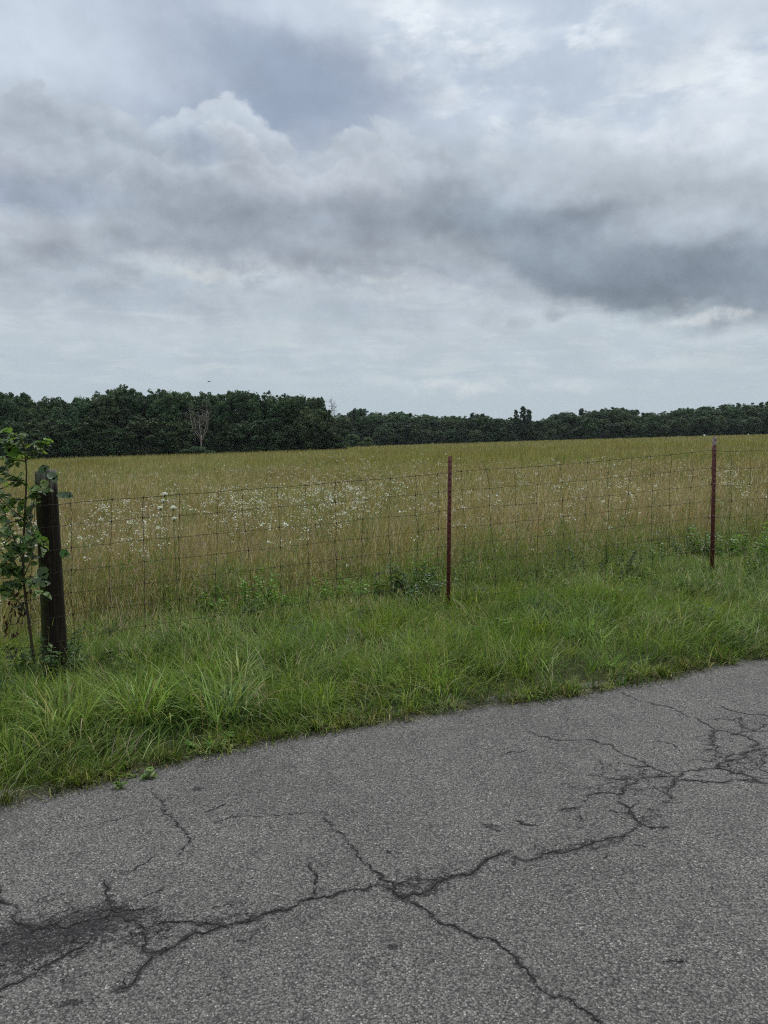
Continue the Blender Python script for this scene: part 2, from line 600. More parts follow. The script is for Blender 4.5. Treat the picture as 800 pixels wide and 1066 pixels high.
# ------------------------------------------------------------------ materials
def mat_new(name):
    m = bpy.data.materials.new(name)
    m.use_nodes = True
    m.node_tree.nodes.clear()
    g = G(m.node_tree)
    out = g.n('ShaderNodeOutputMaterial')
    return m, g, out


def foliage_mat(name, trans=0.35, rough=0.55, spec=0.25, var=0.0, tint=(1, 1, 1), objvar=0.0, tboost=1.2):
    m, g, out = mat_new(name)
    c = g.attr('col')
    if tint != (1, 1, 1):
        c = g.vmath('MULTIPLY', c, tint)
    if objvar:
        oi = g.n('ShaderNodeObjectInfo')
        r = X(g, oi.outputs['Random'])
        k = g.ss(r, 0, 1, 1 - objvar, 1 + objvar, kind='LINEAR')
        r2 = g.math('FRACT', r * 7.31)
        c = g.vmath('MULTIPLY', c, g.xyz(k * g.ss(r2, 0, 1, 0.85, 1.2, kind='LINEAR'), k, k * 0.98))
    if var:
        geo = g.n('ShaderNodeNewGeometry')
        nz = g.noise(X(g, geo.outputs['Position']), var, 3, 0.6)
        k = g.ss(nz, 0.3, 0.7, 0.75, 1.25, kind='LINEAR')
        c = g.vmath('MULTIPLY', c, g.xyz(k, k, k))
    p = g.n('ShaderNodeBsdfPrincipled')
    g.put(p.inputs['Base Color'], c)
    p.inputs['Roughness'].default_value = rough
    p.inputs['Specular IOR Level'].default_value = spec
    t = g.n('ShaderNodeBsdfTranslucent')
    g.put(t.inputs['Color'], g.vmath('MULTIPLY', c, (tboost * 1.05, tboost * 1.15, tboost * 0.6)))
    mx = g.n('ShaderNodeMixShader')
    mx.inputs[0].default_value = trans
    m.node_tree.links.new(p.outputs[0], mx.inputs[1])
    m.node_tree.links.new(t.outputs[0], mx.inputs[2])
    m.node_tree.links.new(mx.outputs[0], out.inputs[0])
    return m


def plain_mat(name, color, rough=0.8, spec=0.3, metal=0.0, nscale=30, namt=0.25, bump=0.0, bscale=80):
    m, g, out = mat_new(name)
    geo = g.n('ShaderNodeTexCoord')
    v = X(g, geo.outputs['Object'])
    nz = g.noise(v, nscale, 5, 0.6)
    k = g.ss(nz, 0.25, 0.75, 1 - namt, 1 + namt, kind='LINEAR')
    c = g.vmath('MULTIPLY', color, g.xyz(k, k, k))
    p = g.n('ShaderNodeBsdfPrincipled')
    g.put(p.inputs['Base Color'], c)
    p.inputs['Roughness'].default_value = rough
    p.inputs['Metallic'].default_value = metal
    p.inputs['Specular IOR Level'].default_value = spec
    if bump:
        b = g.n('ShaderNodeBump')
        b.inputs['Strength'].default_value = bump
        b.inputs['Distance'].default_value = 0.004
        g.put(b.inputs['Height'], g.noise(v, bscale, 4, 0.6))
        m.node_tree.links.new(b.outputs[0], p.inputs['Normal'])
    m.node_tree.links.new(p.outputs[0], out.inputs[0])
    return m


def ground_mat():
    m, g, out = mat_new('meadow_soil')
    geo = g.n('ShaderNodeNewGeometry')
    pos = X(g, geo.outputs['Position'])
    px, py, pz = g.sep(pos)
    n1 = g.noise(pos, 1.2, 5, 0.6)
    n2 = g.noise(pos, 14.0, 5, 0.65)
    soil = g.ramp(n2, [(0.3, (0.022, 0.022, 0.010)), (0.55, (0.045, 0.050, 0.018)), (0.75, (0.085, 0.080, 0.035))])
    dist = g.ss(py, 14, 60)
    far1 = g.noise(g.xyz(px * 0.05, py * 0.03, 0.0), 1.0, 5, 0.6)
    far2 = g.noise(g.xyz(px * 1.5, py * 0.5, 0.0), 1.0, 4, 0.7)
    farc = g.ramp(far1 * 0.6 + far2 * 0.4, [(0.30, (0.080, 0.088, 0.028)), (0.5, (0.115, 0.108, 0.038)), (0.7, (0.150, 0.125, 0.052))])
    c = g.mix(dist, soil, farc)
    p = g.n('ShaderNodeBsdfPrincipled')
    g.put(p.inputs['Base Color'], c)
    p.inputs['Roughness'].default_value = 0.95
    p.inputs['Specular IOR Level'].default_value = 0.1
    b = g.n('ShaderNodeBump')
    b.inputs['Strength'].default_value = 0.6
    b.inputs['Distance'].default_value = 0.02
    g.put(b.inputs['Height'], n2)
    m.node_tree.links.new(b.outputs[0], p.inputs['Normal'])
    m.node_tree.links.new(p.outputs[0], out.inputs[0])
    return m


def asphalt_mat():
    m, g, out = mat_new('weathered_asphalt')
    geo = g.n('ShaderNodeNewGeometry')
    pos = X(g, geo.outputs['Position'])
    wear = g.attr('wear', 'Fac')
    wob = g.noise(pos, 60, 2, 0.5, color=True)
    pw = g.vmath('ADD', pos, g.vmath('MULTIPLY', wob, (0.006, 0.006, 0.0)))
    cell = g.voronoi(pw, 135, 'Color')
    dst = g.voronoi(pw, 135, 'Distance')
    cell2 = g.voronoi(pw, 290, 'Color')
    dst2 = g.voronoi(pw, 290, 'Distance')
    r1 = g.sep(cell)[0]
    r2 = g.sep(cell2)[1]
    big = g.noise(pos, 0.9, 4, 0.55)
    med = g.noise(pos, 9, 5, 0.6)
    grain = r1 * 0.55 + r2 * 0.45
    stone = g.ramp(grain, [(0.0, (0.078, 0.074, 0.068)), (0.35, (0.128, 0.122, 0.113)), (0.62, (0.174, 0.166, 0.154)),
                           (0.84, (0.250, 0.238, 0.220)), (0.97, (0.50, 0.48, 0.445))])
    # binder shows between the stones
    gap = g.ss(dst, 0.42, 0.72)
    c = g.mix(gap * 0.85, stone, (0.040, 0.038, 0.038))
    # small pop-outs, elongated dark pits
    pit = g.ss(g.noise(pos, 85, 3, 0.65), 0.58, 0.63) * g.ss(g.noise(pos, 7, 4, 0.6), 0.40, 0.60, 0.35, 1.0)
    c = g.mix(pit * 0.85, c, (0.032, 0.030, 0.030))
    k = g.ss(big, 0.3, 0.7, 0.84, 1.12, kind='LINEAR') * g.ss(med, 0.3, 0.7, 0.90, 1.08, kind='LINEAR')
    stain = g.ss(g.noise(pos, 2.6, 6, 0.65), 0.56, 0.70) * 0.22
    c = g.mix(stain, c, (0.075, 0.070, 0.062))
    c = g.vmath('MULTIPLY', c, g.xyz(k * 1.02, k * 0.99, k * 0.95))
    # worn, pitted dark zones around the cracks
    wn = g.noise(pos, 110, 4, 0.7)
    wn2 = g.noise(pos, 30, 4, 0.65)
    wn3 = g.ss(wn, 0.30, 0.70, kind='LINEAR') * 0.55 + g.ss(wn2, 0.3, 0.7, kind='LINEAR') * 0.45
    wm = g.ss(wear - wn3, -0.06, 0.06)
    c = g.mix(g.ss(wear, 0.22, 0.85) * 0.35, c, (0.046, 0.042, 0.042))
    c = g.mix(wm * g.ss(grain, 0.30, 0.85, 0.96, 0.45, kind='LINEAR'), c, (0.020, 0.018, 0.018))
    p = g.n('ShaderNodeBsdfPrincipled')
    g.put(p.inputs['Base Color'], c)
    p.inputs['Roughness'].default_value = 0.88
    p.inputs['Specular IOR Level'].default_value = 0.25
    hgt = g.ss(dst, 0.75, 0.0) * 0.7 + g.ss(dst2, 0.8, 0.0) * 0.3 - pit * 0.9 - wm * 1.0 + grain * 0.5
    b = g.n('ShaderNodeBump')
    b.inputs['Strength'].default_value = 0.85
    b.inputs['Distance'].default_value = 0.0035
    g.put(b.inputs['Height'], hgt)
    m.node_tree.links.new(b.outputs[0], p.inputs['Normal'])
    m.node_tree.links.new(p.outputs[0], out.inputs[0])
    return m


def post_wood_mat():
    m, g, out = mat_new('old_treated_wood')
    tc = g.n('ShaderNodeTexCoord')
    v = X(g, tc.outputs['Object'])
    x, y, z = g.sep(v)
    grain = g.noise(g.xyz(x * 60, y * 60, z * 2.2), 1.0, 5, 0.65)
    fine = g.noise(g.xyz(x * 220, y * 220, z * 5), 1.0, 4, 0.6)
    c = g.ramp(grain * 0.6 + fine * 0.4, [(0.3, (0.006, 0.005, 0.004)), (0.5, (0.016, 0.012, 0.008)), (0.66, (0.045, 0.034, 0.022))])
    grey = g.ramp(grain * 0.5 + fine * 0.5, [(0.32, (0.030, 0.026, 0.021)), (0.48, (0.120, 0.110, 0.088)), (0.66, (0.27, 0.25, 0.21))])
    topm = g.ss(z + (grain - 0.5) * 0.25, 1.27, 1.42)
    c = g.mix(topm, c, grey)
    # moss on the side away from the sun's path
    moss = g.ss(x * -9.0 + (g.noise(v, 9, 5, 0.6) - 0.5) * 1.6, -0.10, 0.45) * g.ss(z, 0.0, 0.5, 0.35, 1.0)
    c = g.mix(moss * 0.8, c, (0.050, 0.062, 0.016))
    p = g.n('ShaderNodeBsdfPrincipled')
    g.put(p.inputs['Base Color'], c)
    p.inputs['Roughness'].default_value = 0.9
    p.inputs['Specular IOR Level'].default_value = 0.15
    b = g.n('ShaderNodeBump')
    b.inputs['Strength'].default_value = 0.8
    b.inputs['Distance'].default_value = 0.006
    g.put(b.inputs['Height'], grain * 0.6 + fine * 0.4)
    m.node_tree.links.new(b.outputs[0], p.inputs['Normal'])
    m.node_tree.links.new(p.outputs[0], out.inputs[0])
    return m


def tpost_mat(worn):
    m, g, out = mat_new('red_brown_post_paint')
    tc = g.n('ShaderNodeTexCoord')
    v = X(g, tc.outputs['Object'])
    x, y, z = g.sep(v)
    n = g.noise(v, 40, 5, 0.65)
    c = g.ramp(n, [(0.3, (0.035, 0.008, 0.005)), (0.55, (0.085, 0.016, 0.010)), (0.75, (0.14, 0.055, 0.030))])
    tip = g.ss(z + (n - 0.5) * 0.10, worn, worn + 0.035)
    c = g.mix(tip * 0.85, c, g.ramp(n, [(0.3, (0.10, 0.075, 0.065)), (0.7, (0.26, 0.23, 0.21))]))
    p = g.n('ShaderNodeBsdfPrincipled')
    g.put(p.inputs['Base Color'], c)
    p.inputs['Roughness'].default_value = 0.65
    p.inputs['Specular IOR Level'].default_value = 0.3
    m.node_tree.links.new(p.outputs[0], out.inputs[0])
    return m


M_GRASS = foliage_mat('grass_blades', 0.34, 0.60, 0.12)
M_DRY = foliage_mat('dry_meadow_grass', 0.35, 0.7, 0.15)
M_LEAF = foliage_mat('broad_leaves', 0.42, 0.42, 0.35)
M_CROWN = foliage_mat('tree_leaves', 0.22, 0.6, 0.2, objvar=0.22)
M_PETAL = foliage_mat('white_petals', 0.30, 0.7, 0.1, tboost=1.0)
M_GROUND = ground_mat()
M_ROAD = asphalt_mat()
M_CRACK = plain_mat('crack_shade_and_dirt', (0.019, 0.017, 0.016), 0.95, 0.1, nscale=90, namt=0.5)  # near-black colour paints the shade inside the cracks along with their dirt
M_WIRE = plain_mat('weathered_wire', (0.050, 0.037, 0.029), 0.75, 0.3, 0.3, nscale=50, namt=0.4)
M_BARK = plain_mat('dark_bark', (0.050, 0.038, 0.028), 0.95, 0.1, nscale=6, namt=0.4)
M_DEADBARK = plain_mat('bleached_bark', (0.22, 0.185, 0.165), 0.9, 0.1, nscale=3, namt=0.3)
M_POST = post_wood_mat()
M_STEM = plain_mat('green_brown_stem', (0.050, 0.040, 0.022), 0.8, 0.2, nscale=40, namt=0.3)
M_FEATHER = plain_mat('dark_feathers', (0.03, 0.028, 0.028), 0.8, 0.2)

# ------------------------------------------------------------------ the land
EDGE = np.array([on_ground(*p)[:2] for p in ((0, 833), (100, 812), (200, 792), (300, 769), (400, 749), (500, 734), (600, 719), (700, 703), (800, 686))])
EDGE = np.vstack([[EDGE[0] + np.array([-2.0, -1.0]) * k for k in (15, 4, 1.2)], EDGE, [EDGE[-1] + np.array([2.0, 0.80]) * k for k in (1.2, 4, 15)]])
POST_A = on_ground(58, 705)
POST_B = on_ground(467, 638)
POST_C = on_ground(742, 605)


def edge_y(x):
    return np.interp(x, EDGE[:, 0], EDGE[:, 1])


def fence_y(x):
    sa = (POST_B[1] - POST_A[1]) / (POST_B[0] - POST_A[0])
    sc = (POST_C[1] - POST_B[1]) / (POST_C[0] - POST_B[0])
    return np.where(np.asarray(x) < POST_B[0], POST_A[1] + (x - POST_A[0]) * sa, POST_B[1] + (x - POST_B[0]) * sc)


def slope_z(x):
    return SLOPE * 400 * np.tanh(np.asarray(x, float) / 400)


def ground_z(x, y):
    x = np.asarray(x, float); y = np.asarray(y, float)
    off = (y - edge_y(x)) * 0.92                  # metres into the verge
    k = np.clip(off / 0.35, 0, 1)
    k = k * k * (3 - 2 * k)
    bump = (fbm(x * 1.3, y * 1.3, 3) - 0.5) * 0.10 + (fbm(x * 6, y * 6, 9) - 0.5) * 0.03 + 0.015
    return slope_z(x) - 0.02 + k * (bump + 0.03)


def build_ground():
    def axis(fine0, fine1, step, lo, hi):
        a = list(np.arange(fine0, fine1, step))
        s = step
        v = a[-1]
        while v < hi:
            s *= 1.22
            v += s
            a.append(min(v, hi))
        s = step
        v = a[0]
        left = []
        while v > lo:
            s *= 1.22
            v -= s
            left.append(max(v, lo))
        return np.array(left[::-1] + a)
    xs = axis(-5.0, 8.0, 0.07, -2500, 2500)
    ys = axis(2.0, 12.0, 0.07, -200, 3500)
    Xg, Yg = np.meshgrid(xs, ys)
    Z = ground_z(Xg, Yg)
    V = np.stack([Xg, Yg, Z], -1).reshape(-1, 3)
    nx = len(xs)
    i, j = np.meshgrid(np.arange(len(ys) - 1), np.arange(nx - 1), indexing='ij')
    b = (i * nx + j).ravel()
    mb = MB()
    mb.add(V, np.stack([b, b + 1, b + nx + 1, b + nx], 1))
    tag(mb.build('ground', M_GROUND, smooth=True), kind='structure')


build_ground()

# ---- cracks of the asphalt, as runs of points on the road
CR = [  # (half width mm, points in the photograph)
    (4.5, [(-20, 992), (0, 985), (40, 966), (100, 958), (150, 966), (175, 960), (240, 962), (280, 950), (325, 935), (375, 927), (400, 920)]),
    (5, [(150, 990), (170, 990), (210, 972), (240, 964), (270, 957)]),
    (6, [(180, 988), (160, 995), (145, 1010), (120, 1032)]),
    (5, [(150, 990), (155, 970), (145, 965)]),
    (5, [(-20, 1042), (0, 1034), (30, 1017), (55, 1002), (80, 988), (100, 975)]),
    (4, [(-10, 920), (0, 932), (17, 960), (30, 965), (60, 972)]),
    (4, [(107, 915), (112, 940), (117, 947)]),
    (3, [(70, 952), (92, 945), (120, 950), (160, 947)]),
    (3, [(160, 820), (167, 842), (185, 857), (195, 880), (187, 892)]),
    (1.2, [(70, 862), (107, 857), (130, 850), (160, 845)]),
    (1.8, [(210, 847), (237, 835)]),
    (1.3, [(220, 860), (255, 850), (290, 849), (330, 846)]),
    (3.5, [(335, 845), (345, 862), (365, 882), (385, 900), (395, 915), (430, 940), (460, 962), (490, 972), (517, 980), (537, 1000), (550, 1015), (570, 1035), (595, 1042), (620, 1062), (630, 1080)]),
    (3.5, [(322, 900), (327, 920), (326, 935)]),
    (6, [(400, 922), (420, 935), (450, 925), (475, 912), (492, 910), (505, 896), (532, 885)]),
    (4, [(410, 922), (430, 914), (452, 916), (470, 914)]),
    (4, [(532, 900), (565, 890), (600, 885), (620, 877), (650, 872), (665, 860)]),
    (4.5, [(645, 837), (660, 852), (675, 862), (695, 862)]),
    (2, [(550, 762), (575, 770), (607, 770), (635, 775), (660, 790), (680, 800), (705, 812), (700, 830), (692, 838)]),
    (3.5, [(645, 835), (650, 820), (670, 810), (700, 809), (720, 802), (750, 800), (760, 787), (780, 782), (800, 780), (820, 776)]),
    (2, [(645, 720), (660, 727), (700, 737), (725, 747), (745, 760), (765, 764), (780, 767), (800, 785)]),
    (2, [(745, 732), (770, 742), (800, 746), (820, 748)]),
    (2, [(740, 760), (742, 775), (750, 788)]),
    (2.5, [(750, 800), (770, 805), (795, 815), (815, 822)]),
    (2.5, [(707, 812), (747, 815), (770, 812), (792, 815)]),
    (2.5, [(747, 800), (750, 795), (765, 790), (790, 780)]),
    (3, [(792, 785), (791, 800), (800, 805), (812, 810)]),
    (2, [(772, 750), (772, 756), (790, 762), (812, 760)]),
    (1.8, [(735, 749), (748, 748), (772, 750)]),
    (1.8, [(737, 775), (740, 766), (745, 761)]),
    (1.8, [(765, 764), (780, 762), (800, 752)]),
    (1.5, [(680, 772), (692, 772), (712, 786)]),
    (1.5, [(640, 795), (660, 798), (690, 800)]),
    (1.5, [(690, 822), (700, 815), (715, 812)]),
    (2.2, [(500, 857), (510, 862), (520, 866)]),
    (2.0, [(537, 855), (548, 859), (560, 860)]),
    (2.0, [(582, 845), (592, 842), (603, 842)]),
    (1.6, [(520, 787), (540, 783), (550, 781)]),
    (2, [(610, 830), (625, 826), (645, 828), (650, 820)]),
    (2, [(612, 808), (640, 812), (665, 812)]),
    (1.5, [(400, 885), (408, 888), (420, 887)]),
    (2, [(685, 1000), (705, 1002), (712, 1000)]),
    (1.2, [(130, 912), (150, 900), (162, 890)]),
]
crng = np.random.default_rng(21)


def fract(P, rough, lv):
    P = [np.array(p) for p in P]
    rough0 = rough
    for it_ in range(lv):
        rough = rough0 * (0.55 if it_ == 0 else 1.0)
        Q = [P[0]]
        for a, b in zip(P[:-1], P[1:]):
            d = b - a
            L = np.linalg.norm(d)
            n = np.array([-d[1], d[0]]) / (L + 1e-9)
            Q += [(a + b) / 2 + n * crng.normal(0, rough) * L, b]
        P = Q
    return np.array(P)


CRACKS, SPURS = [], []
for hw, pts in CR:
    P = [on_ground(*p)[:2] for p in pts]
    P = [p for i, p in enumerate(P) if i == 0 or np.linalg.norm(p - P[i - 1]) > 0.004]
    L = sum(np.linalg.norm(P[i + 1] - P[i]) for i in range(len(P) - 1))
    lv = max(2, min(6, int(math.log2(max(L / len(P), 0.02) / 0.004))))
    hw = hw * (1.0 if hw >= 3 else 1.5)
    line = fract(P, 0.14, lv)
    CRACKS.append((hw / 1000.0, line))
    # short spurs and chips that branch off the line
    for _ in range(int(L / (0.05 if hw >= 3 else 0.12))):
        i0 = crng.integers(0, len(line))
        a0 = crng.uniform(0, 2 * math.pi)
        l0 = crng.uniform(0.008, 0.045) * (1.3 if hw > 4 else 0.8)
        e0 = line[i0] + np.array([math.cos(a0), math.sin(a0) * .8]) * l0
        SPURS.append((min(hw, 5) / 1000.0 * crng.uniform(.25, .7), fract([line[i0], (line[i0] + e0) / 2, e0], .25, 2)))
# random hairline cells where the surface is crazed like alligator skin
for (cx, cy, n, sp) in ((640, 812, 22, 60), (765, 790, 32, 60), (70, 972, 95, 85), (20, 1010, 20, 50), (590, 888, 14, 50), (210, 968, 12, 50), (440, 925, 12, 40), (775, 755, 16, 40), (665, 850, 10, 30)):
    for _ in range(n):
        p = on_ground(cx + crng.normal(0, sp * 0.6), cy + crng.normal(0, sp * 0.22))[:2]
        ang = crng.uniform(-0.4, 1.2) + (math.pi / 2 if crng.random() < 0.35 else 0)
        L = crng.uniform(0.04, 0.14)
        Pp = [p + np.array([math.cos(ang), math.sin(ang)]) * L * t for t in (0, 0.5, 1)]
        CRACKS.append((crng.uniform(0.7, 2.0) / 1000, fract(Pp, 0.25, 3)))


def build_road():
    # strip coordinates: x along, s from the verge (0) towards and past the camera
    xs = np.concatenate([np.array([-34, -20, -12, -8, -6, -4.5]), np.arange(-3.6, 4.6, 0.018), np.array([5.5, 7, 10, 16, 24, 34])])
    ss_ = np.concatenate([np.array([-0.12, -0.06]), np.arange(0.0, 3.6, 0.018), np.arange(3.7, 6.6, 0.3), [6.6]])
    Xg, Sg = np.meshgrid(xs, ss_)
    Yg = edge_y(Xg) - Sg
    Z = slope_z(Xg) + (fbm(Xg * 0.9, Yg * 0.9, 5, 2) - 0.5) * 0.012
    V = np.stack([Xg, Yg, Z], -1)
    nx = len(xs)
    i, j = np.meshgrid(np.arange(len(ss_) - 1), np.arange(nx - 1), indexing='ij')
    b = (i * nx + j).ravel()
    mb = MB()
    mb.add(V.reshape(-1, 3), np.stack([b, b + nx, b + nx + 1, b + 1], 1))
    o = mb.build('road', M_ROAD, smooth=True)
    # skirt is not needed: the ground rises over the asphalt edge under the grass
    wear = np.zeros(Xg.shape)
    for hw, P in CRACKS:
        sig = 0.007 + hw * 2.0
        amt = min(0.68, 0.36 + hw * 75)
        x0, x1, y0, y1 = P[:, 0].min() - .1, P[:, 0].max() + .1, P[:, 1].min() - .1, P[:, 1].max() + .1
        m = (Xg > x0) & (Xg < x1) & (Yg > y0) & (Yg < y1)
        if not m.any():
            continue
        q = np.stack([Xg[m], Yg[m]], 1)
        d = np.full(len(q), 9.0)
        for a, bb in zip(P[:-1], P[1:]):
            e = bb - a
            t = np.clip(((q - a) @ e) / (e @ e + 1e-12), 0, 1)
            d = np.minimum(d, np.linalg.norm(q - a - t[:, None] * e, axis=1))
        wear[m] = np.maximum(wear[m], amt * np.exp(-(d / sig) ** 2))
    for (cx, cy, rx, ry, am, rot) in ((60, 972, 110, 24, 1.0, 14), (120, 955, 60, 16, 0.9, 8), (5, 1000, 40, 26, 0.8, 20), (75, 1015, 45, 9, 0.45, 10), (70, 1046, 18, 5, 0.9, 10),
                                      (150, 975, 40, 14, 0.6, 0), (440, 924, 45, 9, 0.6, 5), (585, 888, 60, 8, 0.6, 12), (665, 815, 50, 26, 0.5, 0),
                                      (765, 795, 60, 22, 0.5, 0), (775, 752, 45, 12, 0.4, 0), (250, 957, 60, 8, 0.55, 8), (513, 861, 12, 4, 0.75, 0), (548, 858, 12, 3, 0.7, 0),
                                      (592, 843, 14, 4, 0.7, 0), (410, 986, 8, 3, 1.0, 0), (408, 1006, 5, 2, 1.0, 0), (206, 821, 7, 3, 0.9, 0), (500, 778, 16, 4, 0.5, 0), (680, 850, 20, 10, 0.5, 0)):
        c0 = on_ground(cx, cy)[:2]
        ca, sa = math.cos(math.radians(rot)), math.sin(math.radians(rot))
        u = on_ground(cx + rx * ca, cy - rx * sa)[:2] - c0
        v = on_ground(cx + ry * sa, cy + ry * ca)[:2] - c0
        Mi = np.linalg.inv(np.stack([u, v], 1))
        q = np.stack([Xg - c0[0], Yg - c0[1]], -1) @ Mi.T
        r = np.linalg.norm(q, axis=-1)
        nz = 0.55 + 0.9 * (fbm(Xg * 22, Yg * 22, 31, 3) - 0.5)
        wear = np.maximum(wear, am * 0.86 * np.exp(-(r / 1.1) ** 2.2) * np.clip(0.30 + nz * 1.1, 0, 1.0))
    me = o.data
    at = me.attributes.new('wear', 'FLOAT', 'POINT')
    at.data.foreach_set('value', wear.astype(np.float32).ravel())
    tag(o, kind='structure')

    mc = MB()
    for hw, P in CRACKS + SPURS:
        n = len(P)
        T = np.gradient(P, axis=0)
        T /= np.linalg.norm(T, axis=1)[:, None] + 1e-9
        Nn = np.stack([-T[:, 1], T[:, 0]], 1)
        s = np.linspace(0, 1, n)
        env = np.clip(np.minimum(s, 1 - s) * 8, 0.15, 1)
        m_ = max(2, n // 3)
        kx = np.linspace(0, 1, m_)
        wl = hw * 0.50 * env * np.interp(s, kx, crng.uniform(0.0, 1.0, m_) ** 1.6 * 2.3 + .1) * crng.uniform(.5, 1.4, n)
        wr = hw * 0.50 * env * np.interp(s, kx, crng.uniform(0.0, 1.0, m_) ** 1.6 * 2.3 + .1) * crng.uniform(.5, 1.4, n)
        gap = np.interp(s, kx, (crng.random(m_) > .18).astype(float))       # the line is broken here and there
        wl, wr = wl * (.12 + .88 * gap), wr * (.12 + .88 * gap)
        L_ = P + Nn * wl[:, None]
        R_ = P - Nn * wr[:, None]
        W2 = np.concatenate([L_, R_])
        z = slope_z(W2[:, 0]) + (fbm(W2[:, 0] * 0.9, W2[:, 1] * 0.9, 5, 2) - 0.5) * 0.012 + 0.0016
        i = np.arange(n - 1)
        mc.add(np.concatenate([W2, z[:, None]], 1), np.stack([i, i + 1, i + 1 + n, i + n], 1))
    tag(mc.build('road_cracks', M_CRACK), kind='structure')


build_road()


# ------------------------------------------------------------------ verge grass
GREENS = np.array([(0.130, 0.192, 0.032), (0.098, 0.158, 0.028), (0.172, 0.232, 0.044), (0.060, 0.100, 0.024), (0.250, 0.300, 0.110)])
STRAW = np.array([(0.30, 0.25, 0.14), (0.22, 0.18, 0.10), (0.36, 0.31, 0.19)])


def pick(pal, n, p=None):
    c = pal[rng.choice(len(pal), n, p=p)]
    return c * rng.uniform(0.8, 1.2, (n, 1)) * rng.normal(1, 0.05, (n, 3))


def verge_grass():
    mb = MB()
    # even sward
    N = 135000
    x = rng.uniform(-4.3, 7.2, N)
    e, f = edge_y(x), fence_y(x)
    t = rng.random(N) ** 0.9
    y = e - 0.02 + t * (f + 1.6 - e)
    wig = -0.035 + (vnoise(x * 2.2, x * 0, 87) - 0.5) * 0.12 + (vnoise(x * 8, x * 0, 77) - 0.5) * 0.10 + (vnoise(x * 23, x * 0, 78) - 0.5) * 0.05
    keep = (y > e + wig + 0.0) & (y > 1.2)
    x, y, e, f = x[keep], y[keep], e[keep], f[keep]
    off = y - e
    lush = np.clip((fbm(x * 1.5 + 3, y * 1.9, 41) - .5) * 1.6 + .5, 0, 1)
    fine = np.clip((fbm(x * 5.5, y * 5.5, 43) - .5) * 1.7 + .5, 0, 1)
    h = (0.085 + 0.075 * np.clip(off / 0.5, 0, 1)) * (0.35 + 1.3 * lush) * (0.45 + 1.1 * fine)
    h *= np.where(off > (f - e) - 0.25, 0.75, 1.0)
    h *= rng.uniform(0.6, 1.35, len(x))
    h *= 1 - .55 * np.exp(-((x - POST_A[0]) ** 2 + (y - POST_A[1] + .15) ** 2) / .16)
    # flow direction of leaning blades, varying over the sward
    ang = 2 * math.pi * fbm(x * 2.2, y * 2.2, 51) * 1.6 + rng.normal(0, 0.9, len(x))
    th0 = np.abs(rng.normal(0.38, 0.32, len(x)))
    curl = np.abs(rng.normal(0.9, 0.6, len(x)))
    edgeband = np.clip(1 - off / 0.28, 0, 1)
    ang = np.where(rng.random(len(x)) < edgeband * 0.5, rng.normal(-1.2, 0.6, len(x)), ang)
    th0 = th0 + edgeband * 0.35
    C = pick(GREENS, len(x), [0.3, 0.25, 0.2, 0.15, 0.1])
    yel = fbm(x * 1.6 + 9, y * 2.2, 61)[:, None]
    C = C * (1 + (yel - 0.5) * np.array([1.5, 0.9, 0.5]))
    dry = rng.random(len(x)) < 0.07 + 0.20 * edgeband * (fine > 0.45) + 0.15 * (lush < 0.36)
    C[dry] = pick(STRAW, dry.sum()) * 0.75
    P = np.stack([x, y, ground_z(x, y) - 0.005], 1)
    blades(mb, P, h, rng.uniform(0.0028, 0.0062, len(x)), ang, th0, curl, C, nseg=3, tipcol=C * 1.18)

    # tall tufts with long arching blades
    tufts = []
    for (px, py, n, hh, sp) in (
            (20, 790, 5, .30, 30), (60, 770, 7, .40, 40), (110, 760, 8, .46, 40), (160, 752, 7, .46, 30), (215, 745, 8, .44, 30), (100, 800, 5, .20, 30),
            (270, 735, 7, .34, 30), (320, 720, 6, .32, 30), (300, 690, 7, .38, 30), (240, 700, 6, .32, 30), (350, 740, 5, .26, 30), (40, 740, 6, .30, 30),
            (180, 715, 7, .30, 50), (400, 705, 6, .30, 30), (440, 690, 6, .30, 30), (500, 685, 6, .30, 40), (560, 690, 5, .26, 40), (470, 720, 5, .22, 30),
            (620, 660, 8, .36, 25), (660, 650, 4, .26, 30), (540, 660, 5, .34, 30), (420, 650, 6, .34, 30), (340, 655, 6, .34, 40), (700, 650, 4, .22, 40),
            (740, 640, 5, .22, 40), (780, 650, 4, .22, 30), (650, 690, 5, .18, 40), (720, 670, 4, .18, 40), (580, 640, 5, .30, 30), (140, 690, 5, .30, 40),
            (100, 660, 5, .34, 20), (20, 700, 5, .30, 20), (200, 800, 5, .14, 60), (60, 815, 6, .16, 50), (300, 765, 5, .12, 40), (450, 735, 5, .12, 50),
            (-40, 780, 4, .35, 30), (-60, 740, 4, .3, 30), (850, 640, 5, .25, 30), (880, 620, 5, .3, 30)):
        for _ in range(n):
            p = on_ground(px + rng.normal(0, sp * .6), py + rng.normal(0, 8) + 6)
            tufts.append((p[0], p[1], hh * rng.uniform(.75, 1.15)))
    for _ in range(420):           # grass that hangs over the asphalt edge
        xx = rng.uniform(-4, 7)
        ww = (vnoise(np.array([xx * 2.2]), np.array([0.0]), 87)[0] - 0.5) * 0.12
        if vnoise(np.array([xx * 3.1]), np.array([0.0]), 91)[0] > .12:
            tufts.append((xx, float(edge_y(xx)) + ww + rng.uniform(0, .12), -rng.uniform(.05, .17)))
    for _ in range(420):
        xx = rng.uniform(-4, 7)
        yy = edge_y(xx) + rng.uniform(0.15, 1.0) * (fence_y(xx) + 0.9 - edge_y(xx))
        tufts.append((xx, yy, rng.uniform(.08, .21)))
    PP, HH, AA, T0, CU, CC, WW = [], [], [], [], [], [], []
